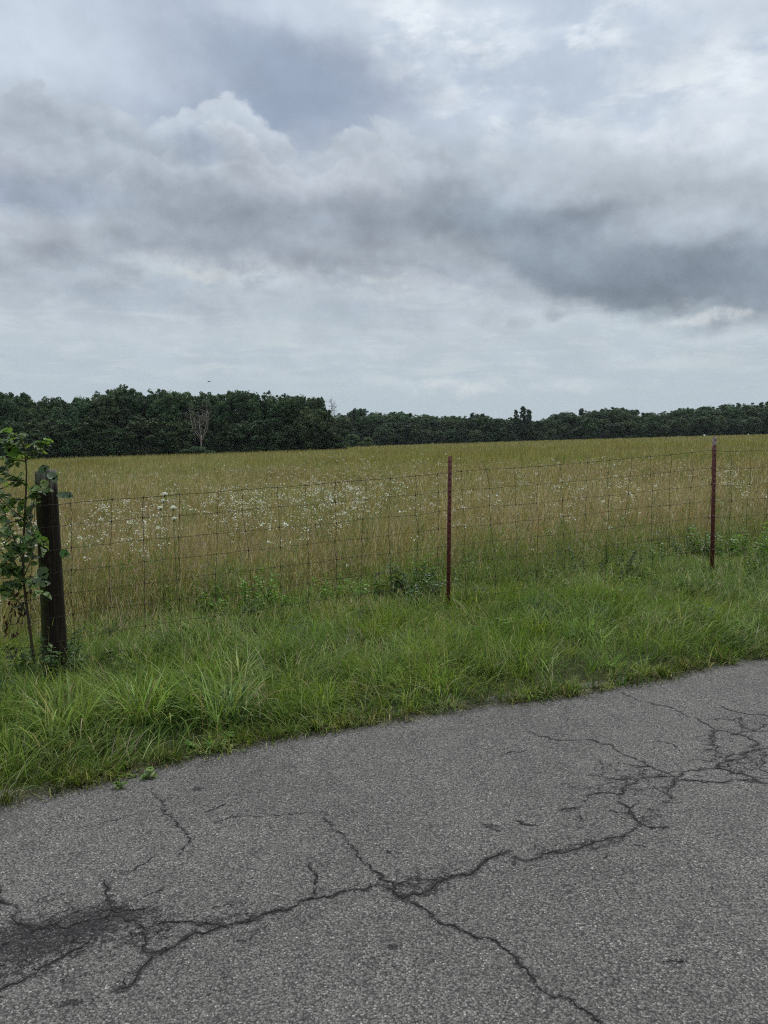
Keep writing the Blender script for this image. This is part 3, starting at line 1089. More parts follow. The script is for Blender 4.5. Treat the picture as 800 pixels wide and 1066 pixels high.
    for (tx, ty, hh) in tufts:
        over = hh < 0
        hh = abs(hh)
        if ty < edge_y(tx) + 0.05 and not over:
            ty = edge_y(tx) + 0.07
        n = int(rng.uniform(26, 55))
        a = rng.uniform(0, 2 * math.pi, n)
        r = np.abs(rng.normal(0, 0.035 + hh * 0.07, n))
        bx, by = tx + np.cos(a) * r, ty + np.sin(a) * r
        tone = pick(GREENS, 1, [0.30, 0.22, 0.20, 0.14, 0.14])[0] * rng.uniform(.72, 1.30) * np.array([rng.uniform(.85, 1.2), 1, rng.uniform(.8, 1.35)])
        PP.append(np.stack([bx, by, np.maximum(ground_z(bx, by), slope_z(bx) - .004) - 0.005], 1))
        HH.append(hh * rng.uniform(0.45, 1.2, n) * .84)
        aa_ = a + rng.normal(0, 0.5, n)
        if over:
            aa_ = np.where(rng.random(n) < .65, rng.normal(-1.2, .7, n), aa_)
        AA.append(aa_)
        T0.append(np.abs(rng.normal(0.34, 0.24, n)))
        CU.append(np.abs(rng.normal(1.25, 0.75, n)))
        c = tone * rng.uniform(0.8, 1.25, (n, 1))
        dd = rng.random(n) < (0.22 if over else 0.05)
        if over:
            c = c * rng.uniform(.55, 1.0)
        c[dd] = pick(STRAW, dd.sum())
        if rng.random() < .10:
            c = c * np.array([.9, .75, .9])
        CC.append(c)
        WW.append(rng.uniform(0.0050, 0.0080, n) * (0.8 + 1.6 * hh))
    C = np.concatenate(CC)
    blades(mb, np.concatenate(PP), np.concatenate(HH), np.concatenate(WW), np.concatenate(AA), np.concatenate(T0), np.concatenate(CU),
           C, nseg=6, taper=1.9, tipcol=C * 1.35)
    # matted, tangled blades lying over the sward
    N = 42000
    x = rng.uniform(-4.2, 7.1, N)
    y = edge_y(x) + 0.05 + rng.random(N) * (fence_y(x) + 1.2 - edge_y(x))
    mt = fbm(x * 1.9, y * 1.9, 141)
    kp = mt > .42
    x, y, mt = x[kp], y[kp], mt[kp]
    n = len(x)
    C = pick(GREENS, n, [.3, .22, .2, .1, .18]) * rng.uniform(.8, 1.25, (n, 1))
    dd = rng.random(n) < .12
    C[dd] = pick(STRAW, dd.sum()) * .9
    flow = 2 * math.pi * fbm(x * 1.4, y * 1.4, 143) * 2
    blades(mb, np.stack([x, y, ground_z(x, y) + rng.uniform(0, .07, n)], 1), rng.uniform(.10, .30, n), rng.uniform(.003, .0075, n), flow + rng.normal(0, .6, n),
           rng.uniform(.35, 1.0, n), rng.uniform(.5, 1.5, n), C, nseg=4, tipcol=C * 1.2)
    # long loose stems and arching straw
    N = 2600
    x = rng.uniform(-4, 7, N)
    y = edge_y(x) + 0.1 + rng.random(N) * (fence_y(x) + 1.0 - edge_y(x))
    C = pick(np.vstack([GREENS, STRAW]), N)
    blades(mb, np.stack([x, y, ground_z(x, y)], 1), rng.uniform(.2, .5, N), rng.uniform(.002, .004, N), rng.uniform(0, 6.3, N),
           np.abs(rng.normal(.4, .35, N)), np.abs(rng.normal(.8, .5, N)), C, nseg=5)
    # low broad-leaved plants mixed into the sward
    n0 = 260
    cx = rng.uniform(-4, 7, n0)
    cy = edge_y(cx) + .12 + rng.random(n0) * (fence_y(cx) + 1.3 - edge_y(cx))
    m = 26
    X2 = np.repeat(cx, m) + rng.normal(0, .055, n0 * m); Y2 = np.repeat(cy, m) + rng.normal(0, .055, n0 * m)
    hgt = np.repeat(rng.uniform(.04, .20, n0), m) * rng.random(n0 * m) ** .6
    tones = np.repeat(pick(np.array([(.10, .17, .03), (.06, .10, .03), (.15, .22, .05), (.09, .12, .05)]), n0), m, 0)
    aa = rng.uniform(0, 6.3, n0 * m)
    Ls = np.repeat(rng.uniform(.018, .050, n0), m)
    leaves(mb, np.stack([X2, Y2, ground_z(X2, Y2) + hgt + .01], 1), np.stack([np.cos(aa), np.sin(aa), rng.uniform(-.2, .5, n0 * m)], 1),
           np.stack([rng.normal(0, .3, n0 * m), rng.normal(0, .3, n0 * m), np.ones(n0 * m)], 1), Ls, Ls * np.repeat(rng.uniform(.35, .85, n0), m), tones, droop=.25, fold=.2)
    # a few thin seed stalks standing over the verge
    N = 900
    x = rng.uniform(-4, 7, N)
    y = edge_y(x) + 0.3 + rng.random(N) * (fence_y(x) + 1.0 - edge_y(x))
    C = pick(np.array([(.30, .27, .12), (.20, .22, .08), (.42, .35, .22)]), N)
    tp = blades(mb, np.stack([x, y, ground_z(x, y)], 1), rng.uniform(.22, .50, N), .0022, rng.uniform(0, 6.3, N), np.abs(rng.normal(.15, .15, N)), np.abs(rng.normal(.3, .3, N)), C, nseg=4, taper=6)
    blades(mb, tp - np.array([0, 0, .03]), rng.uniform(.04, .08, N), .007, rng.uniform(0, 6.3, N), np.abs(rng.normal(.3, .3, N)), .3, C * 1.1, nseg=2, taper=1.3)
    # flattened thatch along the asphalt
    N = 12000
    x = rng.uniform(-4.2, 7, N)
    wig2 = (vnoise(x * 2.2, x * 0, 87) - 0.5) * 0.14
    y = edge_y(x) + wig2 + rng.normal(0.04, 0.050, N) - np.abs(rng.normal(0, .03, N)) * (rng.random(N) < .3)
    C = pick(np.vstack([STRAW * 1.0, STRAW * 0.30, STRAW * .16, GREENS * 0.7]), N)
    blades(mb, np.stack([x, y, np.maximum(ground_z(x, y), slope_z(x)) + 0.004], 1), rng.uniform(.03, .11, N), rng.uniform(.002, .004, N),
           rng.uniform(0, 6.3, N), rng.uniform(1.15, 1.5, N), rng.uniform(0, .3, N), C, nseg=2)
    tag(mb.build('verge_grass', M_GRASS), 'lush green grass covering the verge between road and fence', 'grass', kind='stuff')


verge_grass()


# ------------------------------------------------------------------ meadow
MEADOW = np.array([(0.310, 0.260, 0.120), (0.240, 0.215, 0.090), (0.200, 0.200, 0.068), (0.480, 0.385, 0.260), (0.130, 0.150, 0.045)])


def meadow_grass():
    mb = MB()
    def ring(N, d0, d1, hmin, hmax, wk, nseg, extra=1.0):
        # distances drawn so that the count per metre of distance falls off with distance
        d = d0 * (d1 / d0) ** rng.random(N)
        N = int(N * 1.25)
        d = d0 * (d1 / d0) ** rng.random(N)
        az = rng.uniform(-0.80, 0.72, N)
        x, y = d * np.sin(az) * 1.0, d * np.cos(az)
        ok = y > fence_y(x) + 0.30
        x, y, d = x[ok], y[ok], d[ok]
        gap = y - fence_y(x)
        k = np.clip((gap - 0.75) / 1.3, 0, 1)
        patch = fbm(x * 0.10, y * 0.05, 71)
        p2 = fbm(x * 0.8, y * 0.8, 73); p2 = np.clip((p2 - .5) * 1.8 + .5, 0, 1)
        h = (hmin + (hmax - hmin) * rng.random(len(x))) * (0.20 + 0.80 * k) * (0.62 + 0.62 * p2)
        w = wk * np.maximum(1.0, d / 9.0)
        C = pick(MEADOW, len(x), [0.3, 0.25, 0.2, 0.13, 0.12])
        gr = np.clip((patch - 0.40) * 3.2, 0, 1)[:, None]
        br = np.clip((fbm(x * .22 + 5, y * .13, 79) - .5) * 5, 0, 1)[:, None]
        C = C * (1 - br) + C * br * np.array([.82, .70, .72])
        C = C * (1 - np.clip(1 - np.abs(d - 11) / 6, 0, 1)[:, None] * np.array([-.12, 0.02, -.35]))
        C = C * (1 - gr) + C * gr * np.array([0.88, 0.92, 0.62])
        low = (rng.random(len(x)) > k * 0.95 + 0.02)
        C[low] = pick(GREENS, low.sum()) * 1.05
        z = ground_z(x, y)
        ang = rng.normal(0.3, 1.5, len(x))
        return x, y, z, h, w, C, ang, d
    # leafy under-growth
    x, y, z, h, w, C, ang, d = ring(120000, 6.2, 30, .22, .55, .0045, 3)
    g_ = pick(GREENS, len(x)) * np.array([1.25, 1.0, 1.1])
    mixk = rng.random(len(x)) < 0.5
    C[mixk] = g_[mixk]
    blades(mb, np.stack([x, y, z], 1), h, w, ang, np.abs(rng.normal(.2, .18, len(x))), np.abs(rng.normal(.7, .5, len(x))), C, nseg=3)
    # ragged green fringe between the mown side and the tall meadow
    x = rng.uniform(-7, 9, 60000)
    gp = rng.random(60000) ** 1.3 * 2.6 + .25
    y = fence_y(x) + gp
    pn = fbm(x * 1.3, y * 1.3, 151)
    kp = rng.random(60000) < np.clip((pn - .38) * 5, 0, 1)
    x, y, gp, pn = x[kp], y[kp], gp[kp], pn[kp]
    n = len(x)
    h = (.10 + .16 * np.clip(gp, 0, 2)) * rng.uniform(.6, 1.2, n) * (.6 + .9 * pn)
    C = pick(GREENS, n)
    dd = rng.random(n) < .10
    C[dd] = pick(STRAW, dd.sum())
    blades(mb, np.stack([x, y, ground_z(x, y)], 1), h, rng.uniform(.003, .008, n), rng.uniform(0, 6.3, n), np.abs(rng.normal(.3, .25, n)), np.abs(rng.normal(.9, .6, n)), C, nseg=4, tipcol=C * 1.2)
    # flowering stems with loose heads
    x, y, z, h, w, C, ang, d = ring(70000, 6.4, 34, .50, .86, .0024, 3)
    C = C * np.array([1.25, 1.08, 1.05])
    tip = blades(mb, np.stack([x, y, z], 1), h, w, ang, np.abs(rng.normal(.14, .16, len(x))), np.abs(rng.normal(.3, .35, len(x))), C, nseg=3, taper=4)
    hd = rng.random(len(x)) < 0.75
    tp, dd = tip[hd], d[hd]
    n = len(tp)
    HC = pick(np.array([(0.40, 0.31, 0.20), (0.30, 0.24, 0.13), (0.46, 0.36, 0.27), (0.23, 0.20, 0.09)]), n)
    hl = rng.uniform(.05, .13, n)
    blades(mb, tp - np.array([0, 0, 1]) * hl[:, None] * .55, hl, .007 * np.maximum(1, dd / 10), rng.uniform(0, 6.3, n), np.abs(rng.normal(.25, .2, n)), rng.uniform(0, .7, n), HC, nseg=2, taper=1.3)
    # pale dry stems, crossing each other at odd angles
    x, y, z, h, w, C, ang, d = ring(9000, 6.6, 30, .45, .95, .0038, 3)
    C = pick(np.array([(.58, .48, .36), (.50, .42, .30), (.62, .54, .42)]), len(x))
    blades(mb, np.stack([x, y, z], 1), h, w, ang, np.abs(rng.normal(.25, .3, len(x))), np.abs(rng.normal(.5, .5, len(x))), C, nseg=4, taper=4)
    # bushy green herbs standing in clumps
    n0 = 1700
    dd0 = 7.0 * (45 / 7.0) ** rng.random(n0); aa0 = rng.uniform(-.6, .6, n0)
    bx, by = dd0 * np.sin(aa0), dd0 * np.cos(aa0)
    ok = by > fence_y(bx) + .9
    bx, by, dd0 = bx[ok], by[ok], dd0[ok]
    m = 70
    X2 = np.repeat(bx, m) + rng.normal(0, .07, len(bx) * m); Y2 = np.repeat(by, m) + rng.normal(0, .07, len(bx) * m)
    hh = np.repeat(rng.uniform(.3, .75, len(bx)), m)
    c0 = np.repeat(pick(np.array([(.10, .15, .035), (.14, .18, .05), (.08, .12, .04), (.20, .20, .07), (.16, .12, .07), (.26, .20, .13)]), len(bx)), m, 0)
    P2 = np.stack([X2, Y2, ground_z(X2, Y2) + hh * rng.random(len(X2)) ** .7], 1)
    blades(mb, P2, rng.uniform(.04, .11, len(X2)), rng.uniform(.006, .014, len(X2)) * np.maximum(1, np.repeat(dd0, m) / 14), rng.uniform(0, 6.3, len(X2)),
           rng.uniform(.3, 1.3, len(X2)), rng.uniform(0, 1, len(X2)), c0, nseg=2, taper=2)
    # farther off the grass merges; sized up with distance, still standing blades
    x, y, z, h, w, C, ang, d = ring(150000, 24, 330, .42, .80, .0036, 2)
    blades(mb, np.stack([x, y, z], 1), h, w, ang, np.abs(rng.normal(.12, .1, len(x))), np.abs(rng.normal(.4, .3, len(x))), C, nseg=2, taper=2.2)
    tag(mb.build('meadow_grass', M_DRY), 'tall golden meadow grass filling the field beyond the fence', 'grass', kind='stuff')


meadow_grass()


def wildflowers():
    mb = MB()
    heads = []
    for (px, py, rx, ry, n) in (
            (250, 520, 50, 14, 260), (330, 512, 60, 12, 420), (225, 532, 30, 10, 120), (370, 520, 50, 16, 260), (120, 535, 50, 12, 150), (155, 548, 30, 10, 130),
            (180, 512, 40, 10, 60), (400, 500, 60, 8, 150), (450, 515, 40, 14, 150), (500, 508, 40, 12, 120), (545, 500, 50, 10, 160), (590, 515, 50, 16, 200),
            (640, 495, 50, 10, 220), (650, 515, 40, 12, 120), (700, 505, 40, 16, 120), (760, 498, 35, 8, 220), (790, 515, 30, 12, 160), (740, 530, 30, 10, 90),
            (670, 538, 22, 6, 80), (610, 545, 40, 10, 60), (320, 545, 80, 16, 110), (90, 550, 30, 14, 80), (560, 540, 40, 10, 60), (20, 545, 25, 14, 110),
            (20, 580, 25, 12, 70), (430, 482, 120, 5, 120), (640, 480, 140, 5, 150), (150, 492, 110, 5, 90), (300, 492, 90, 5, 90), (400, 530, 400, 24, 200), (400, 490, 400, 10, 120)):
        a = rng.normal(0, 0.6, (int(n * .43), 2))
        a = a * np.array([.62, .85])
        if px > 430:
            a = a[:max(1, int(len(a) * .5))]
        for u, v in a:
            p = on_ground(px + u * rx, py + v * ry, 0.82)
            heads.append(p)
    H = np.array(heads)
    ok = (H[:, 1] > fence_y(H[:, 0]) + 0.5) & (H[:, 1] < 70) & (H[:, 1] > 0)
    H = H[ok]
    n = len(H)
    H[:, 0] += rng.normal(0, .05, n)
    H[:, 1] += rng.normal(0, .05, n)
    g0 = ground_z(H[:, 0], H[:, 1])
    hh = np.clip(rng.normal(.80, .13, n), .45, 1.08)
    d = H[:, 1]
    C = pick(np.array([(0.10, 0.13, 0.045), (0.16, 0.15, 0.07)]), n)
    ang = rng.uniform(0, 6.3, n)
    tip = blades(mb, np.stack([H[:, 0], H[:, 1], g0], 1), hh, .0032 * np.maximum(1, d / 12), ang, np.abs(rng.normal(.05, .06, n)), np.abs(rng.normal(.15, .15, n)), C, nseg=3, taper=6, mat=1)
    # each head is a loose spray of small florets
    K = 9
    rad = rng.uniform(.02, .075, n)
    a = rng.uniform(0, 6.3, (n, K)); r = np.sqrt(rng.random((n, K))) * rad[:, None]
    c = tip[:, None] + np.stack([np.cos(a) * r, np.sin(a) * r, rng.normal(0, .35, (n, K)) * rad[:, None]], -1)
    s = rng.uniform(.0048, .0100, (n, K)) * rng.uniform(.7, 1.25, (n, 1)) * np.maximum(1, d / 16)[:, None]
    c = c.reshape(-1, 3); s = s.reshape(-1)
    m = len(c)
    U = rng.normal(0, 1, (m, 3)); U[:, 2] *= .45; U /= np.linalg.norm(U, axis=1)[:, None]
    W = np.cross(U, rng.normal(0, 1, (m, 3)) * .5 + [0, -.3, 1]); W /= np.linalg.norm(W, axis=1)[:, None]
    V = np.stack([c - U * s[:, None], c - W * s[:, None], c + U * s[:, None], c + W * s[:, None]], 1)
    cc = np.repeat(pick(np.array([(0.70, 0.69, 0.58), (0.58, 0.57, 0.46), (0.78, 0.77, 0.70), (.45, .43, .32)]), m), 4, 0)
    mb.add(V.reshape(-1, 3), (np.arange(m) * 4)[:, None] + np.arange(4)[None], np.clip(cc, 0, .85))
    # fine side stalks from the stem up to the spray
    k2 = rng.integers(0, n, 2 * n)
    st = tip[k2] - np.array([0, 0, 1]) * rng.uniform(.05, .14, 2 * n)[:, None]
    blades(mb, st, rng.uniform(.05, .12, 2 * n), .0018 * np.maximum(1, d[k2] / 12), rng.uniform(0, 6.3, 2 * n), rng.uniform(.2, .6, 2 * n), -.3, C[k2], nseg=2, taper=6, mat=1)
    tag(mb.build('wildflowers', [M_PETAL, M_DRY]), 'drifts of tiny white wildflowers blooming above the meadow grass', 'wildflowers', kind='stuff')


wildflowers()


def wild_carrot(px, py, r, y, label):
    p = at_depth(px, py, y)
    g0 = float(ground_z(p[0], p[1]))
    root = empty('wild_carrot_flower', (p[0], p[1], g0))
    tag(root, label, 'flower', 'large white flower heads behind the fence')
    h = p[2] - g0
    ms = MB()
    tube(ms, [(0.02, 0, 0), (0.01, 0.01, h * .4), (0, 0, h * .8), (0, 0, h - .03)], [.0022, .002, .0015, .0015], 5, (.16, .19, .08))
    K = 16
    mf = MB()
    for k in range(K):
        a = k * 2.39996
        rr = r * math.sqrt((k + .5) / K)
        e = (math.cos(a) * rr, math.sin(a) * rr, h - .004 + .8 * math.sqrt(max(0, r * r - rr * rr)))
        tube(ms, [(0, 0, h - .03), (e[0] * .6, e[1] * .6, h - .006), e], .0008, 3, (.12, .16, .06), cap=False)
        for _ in range(14):
            c = np.array(e) + rng.normal(0, r * .13, 3) * [1, 1, 1.3]
            u = rng.normal(0, 1, 3); u[2] *= .4; u /= np.linalg.norm(u)
            v = np.cross(u, [0, -.3, 1]); v /= np.linalg.norm(v)
            s = .0032
            mf.add([c - u * s, c - v * s, c + u * s, c + v * s], [[0, 1, 2, 3]], (.80, .80, .76))
    ms.build('stem', M_GRASS, root)
    mf.build('flower_head', M_PETAL, root)


wild_carrot(171.5, 515, .026, 6.9, 'highest of the round white flower heads just right of the wooden post, against the grass')
wild_carrot(170.0, 521.5, .018, 7.1, 'small white flower head directly under the highest one near the wooden post')
wild_carrot(167.0, 529.0, .021, 6.7, 'lower left white flower head of the cluster touching the top fence wire')
wild_carrot(180.5, 529.0, .024, 6.8, 'lower right white flower head of the cluster touching the top fence wire')
wild_carrot(181.5, 540.0, .018, 6.8, 'small white flower head lowest in the cluster, just below the top fence wire')


# ------------------------------------------------------------------ fence
def lean_rot(dx, dy, h):
    return (math.atan2(-dy, h), math.atan2(dx, h), 0)


GA, GB, GC = [np.array([p[0], p[1], float(ground_z(p[0], p[1]))]) for p in (POST_A, POST_B, POST_C)]


def wooden_post():
    top = at_depth(47.5, 488, POST_A[1] + 0.02)
    h = top[2] - GA[2]
    root = empty('wooden_fence_post', GA)
    root.rotation_euler = lean_rot(top[0] - GA[0], 0.02, h)
    tag(root, 'thick round dark weathered wooden fence post with a bare grey top, beside the sapling', 'fence post')
    mb = MB()
    S, NZ = 36, 60
    a = np.arange(S) * 2 * math.pi / S
    zs = np.linspace(-0.25, h, NZ)
    V = []
    for k, z in enumerate(zs):
        t = z / h
        r = 0.082 - 0.013 * max(t, 0)
        rr = r + 0.0035 * np.sin(a * 3 + z * 1.5) + 0.003 * (vnoise(a * 6, np.full(S, z * 1.2), 5) - .5) * 2
        # lengthwise drying splits
        for c_, wd, dp in ((4.2, .06, .012), (5.1, .04, .010), (2.0, .05, .012), (0.7, .05, .010)):
            dd = np.abs((a - c_ - .08 * math.sin(z * 3) + math.pi) % (2 * math.pi) - math.pi)
            rr = rr - dp * np.exp(-(dd / wd) ** 2) * min(1, max(0, t * 1.6 - .2))
        zz = np.full(S, z)
        if k >= NZ - 3:    # worn uneven top, chipped lower at the left
            zz = z - 0.020 * (0.5 + 0.5 * np.cos(a - 2.7)) * (k - NZ + 4) / 3 - 0.008 * vnoise(a * 4, a * 0, 9)
            rr = rr * (1 - 0.008 * (k - NZ + 4))
        V.append(np.stack([np.cos(a) * rr, np.sin(a) * rr, zz], 1))
    V = np.array(V)
    i = np.arange(NZ - 1)[:, None] * S
    j = np.arange(S)[None]
    Fq = np.stack([i + j, i + (j + 1) % S, i + S + (j + 1) % S, i + S + j], -1).reshape(-1, 4)
    b = mb.add(V.reshape(-1, 3), Fq)
    cidx = mb.n
    mb.add([[0, 0, V[-1][:, 2].mean() + .002]], np.zeros((0, 3), int))
    mb.more(0, [[(NZ - 1) * S + q, (NZ - 1) * S + (q + 1) % S, cidx] for q in range(S)])
    mb.build('post_body', M_POST, root, smooth=False)
    # staples that hold the wires
    for z in WIRE_A:
        ms = MB()
        ms_z = z
        tube(ms, [(.01, -.076, ms_z + .012), (.008, -.087, ms_z + .01), (.008, -.087, ms_z - .01), (.01, -.076, ms_z - .012)], .0016, 5)
        ms.build('staple', M_WIRE, root)


WIRE_A = [1.217, 1.060, 0.896, 0.733, 0.578, 0.419, 0.250, 0.09]
WIRE_B = [1.262, 1.092, 0.915, 0.752, 0.585, 0.418, 0.250, 0.09]
WIRE_C = [1.365, 1.180, 1.005, 0.838, 0.660, 0.480, 0.300, 0.12]


M_CLIP = plain_mat('galvanised_clip', (0.30, 0.29, 0.27), 0.5, 0.5, 0.7)


def steel_post(G0, px, py, label, worn, clips):
    top = at_depth(px, py, G0[1])
    h = top[2] - G0[2]
    root = empty('steel_fence_post', G0)
    tag(root, label, 'fence post')
    root.rotation_euler = (lean_rot(top[0] - G0[0], 0, h)[0], lean_rot(top[0] - G0[0], 0, h)[1], 0.0)
    fa = math.atan2(POST_C[1] - POST_A[1], POST_C[0] - POST_A[0])
    ca, sa = math.cos(fa), math.sin(fa)
    m = tpost_mat(worn)

    def boxm(mb, x0, x1, y0, y1, z0, z1):
        c = np.array([[x, y, z] for z in (z0, z1) for y in (y0, y1) for x in (x0, x1)])
        R = np.stack([c[:, 0] * ca - c[:, 1] * sa, c[:, 0] * sa + c[:, 1] * ca, c[:, 2]], 1)
        mb.add(R, [[0, 2, 3, 1], [4, 5, 7, 6], [0, 1, 5, 4], [2, 6, 7, 3], [0, 4, 6, 2], [1, 3, 7, 5]])
    mb = MB()
    boxm(mb, -.0165, .0165, -.002, .003, -.4, h)          # flange, facing the road
    boxm(mb, -.0025, .0025, .003, .036, -.4, h - .002)  # web behind it
    ms = mb
    z = .06
    while z < h - .03:
        boxm(ms, -.008, .008, -.008, -.002, z, z + .014)
        z += .054
    mb.build('post_body', m, root)
    nx_, ny_ = sa, -ca                                   # towards the road
    for zc in clips:
        mc = MB()
        tube(mc, [(-.020 * ca + nx_ * -.004, -.020 * sa - ny_ * .004, zc + .004), (-.012 * ca + nx_ * .014, -.012 * sa + ny_ * .014, zc),
                  (.012 * ca + nx_ * .014, .012 * sa + ny_ * .014, zc), (.020 * ca - nx_ * .004, .020 * sa - ny_ * .004, zc - .004)], .0016, 5)
        mc.build('wire_clip', M_CLIP, root)
    return root, h


wooden_post()
steel_post(GB, 469, 475, 'slim red-brown steel post, nearer of the two, red up to its tip', 1.43, [WIRE_B[0], WIRE_B[2], WIRE_B[4], WIRE_B[6]])
steel_post(GC, 745, 455, 'slim red-brown steel post with a pale worn grey tip at the right', 1.40, [WIRE_C[0], WIRE_C[2], WIRE_C[4], WIRE_C[6]])


def wire_fence():
    root = empty('wire_fence', GA)
    tag(root, 'rusty woven wire fence with wavy square mesh strung along the verge', 'fence')
    # stations along the fence, one for every upright wire
    dirA = (GB - GA) / np.linalg.norm((GB - GA)[:2])
    dirC = (GC - GB) / np.linalg.norm((GC - GB)[:2])
    st = []
    def row(P0, d, s, wz):
        return P0 + d * s, wz
    stations = []
    LA = np.linalg.norm((GB - GA)[:2]); LC = np.linalg.norm((GC - GB)[:2])
    s = -3.0
    stations_s = np.arange(-2.9 + .13, LA + LC + 3.2, 0.2635)
    fr = np.random.default_rng(5)
    K = []
    for s in stations_s:
        if s < LA:
            P = GA + dirA * s
            k = max(0, min(1, s / LA))
            wz = np.array(WIRE_A) * (1 - k) + np.array(WIRE_B) * k
            sag = math.sin(math.pi * k) if 0 < k < 1 else 0
        else:
            P = GB + dirC * (s - LA)
            k = max(0, min(1, (s - LA) / LC))
            wz = np.array(WIRE_B) * (1 - k) + np.array(WIRE_C) * k
            sag = math.sin(math.pi * k) if 0 < k < 1 else 0
        d_ = dirA if s < LA else dirC
        nrm = np.array([d_[1], -d_[0], 0])
        # the line rides on the road side of the posts
        base = P + nrm * (0.012 + 0.070 * math.exp(-(s / .5) ** 2))
        zbase = P[2] if 0 <= s <= LA + LC else float(slope_z(P[0])) + .02
        lean = fr.normal(0, .012)
        kink = fr.normal(0, .016, 8).cumsum() * .55
        pts = []
        for j in range(8):
            t = j / 7.0
            pts.append(base + d_ * (lean * (t * 4 - 2) + kink[j] - kink[0]) + nrm * fr.normal(0, .006)
                       + np.array([0, 0, 1.0]) * (zbase - base[2] + wz[j] - sag * .016 * (1 - t) + fr.normal(0, .0035)))
        K.append(pts)
    K = np.array(K) - GA            # stations x wires x 3
    for j in range(8):
        P = []
        for i in range(len(K) - 1):
            a, b = K[i, j], K[i + 1, j]
            P.append(a)
            for t in (.33, .66):
                P.append(a * (1 - t) + b * t + fr.normal(0, .0018, 3))
        P.append(K[-1, j])
        mb = MB()
        tube(mb, P, .0017 if j else .0022, 5)
        o = mb.build('horizontal_wire', M_WIRE, root, smooth=True)
    for i in range(len(K)):
        P, R = [], []
        for j in range(8):
            for dz, rr in ((.010, .0017), (.006, .0042), (-.006, .0042), (-.010, .0017)):
                P.append(K[i, j] + np.array([0, -.001, dz])); R.append(rr)
            if j < 7:
                P.append((K[i, j] + K[i, j + 1]) / 2 + fr.normal(0, .006, 3)); R.append(.0017)
        P.append(K[i, 7] - np.array([0, 0, .05])); R.append(.0017)
        mb = MB()
        tube(mb, P, R, 5)
        mb.build('vertical_wire', M_WIRE, root, smooth=True)


wire_fence()


# ------------------------------------------------------------------ sapling by the wooden post
def unit(v):
    v = np.asarray(v, float)
    return v / (np.linalg.norm(v) + 1e-9)


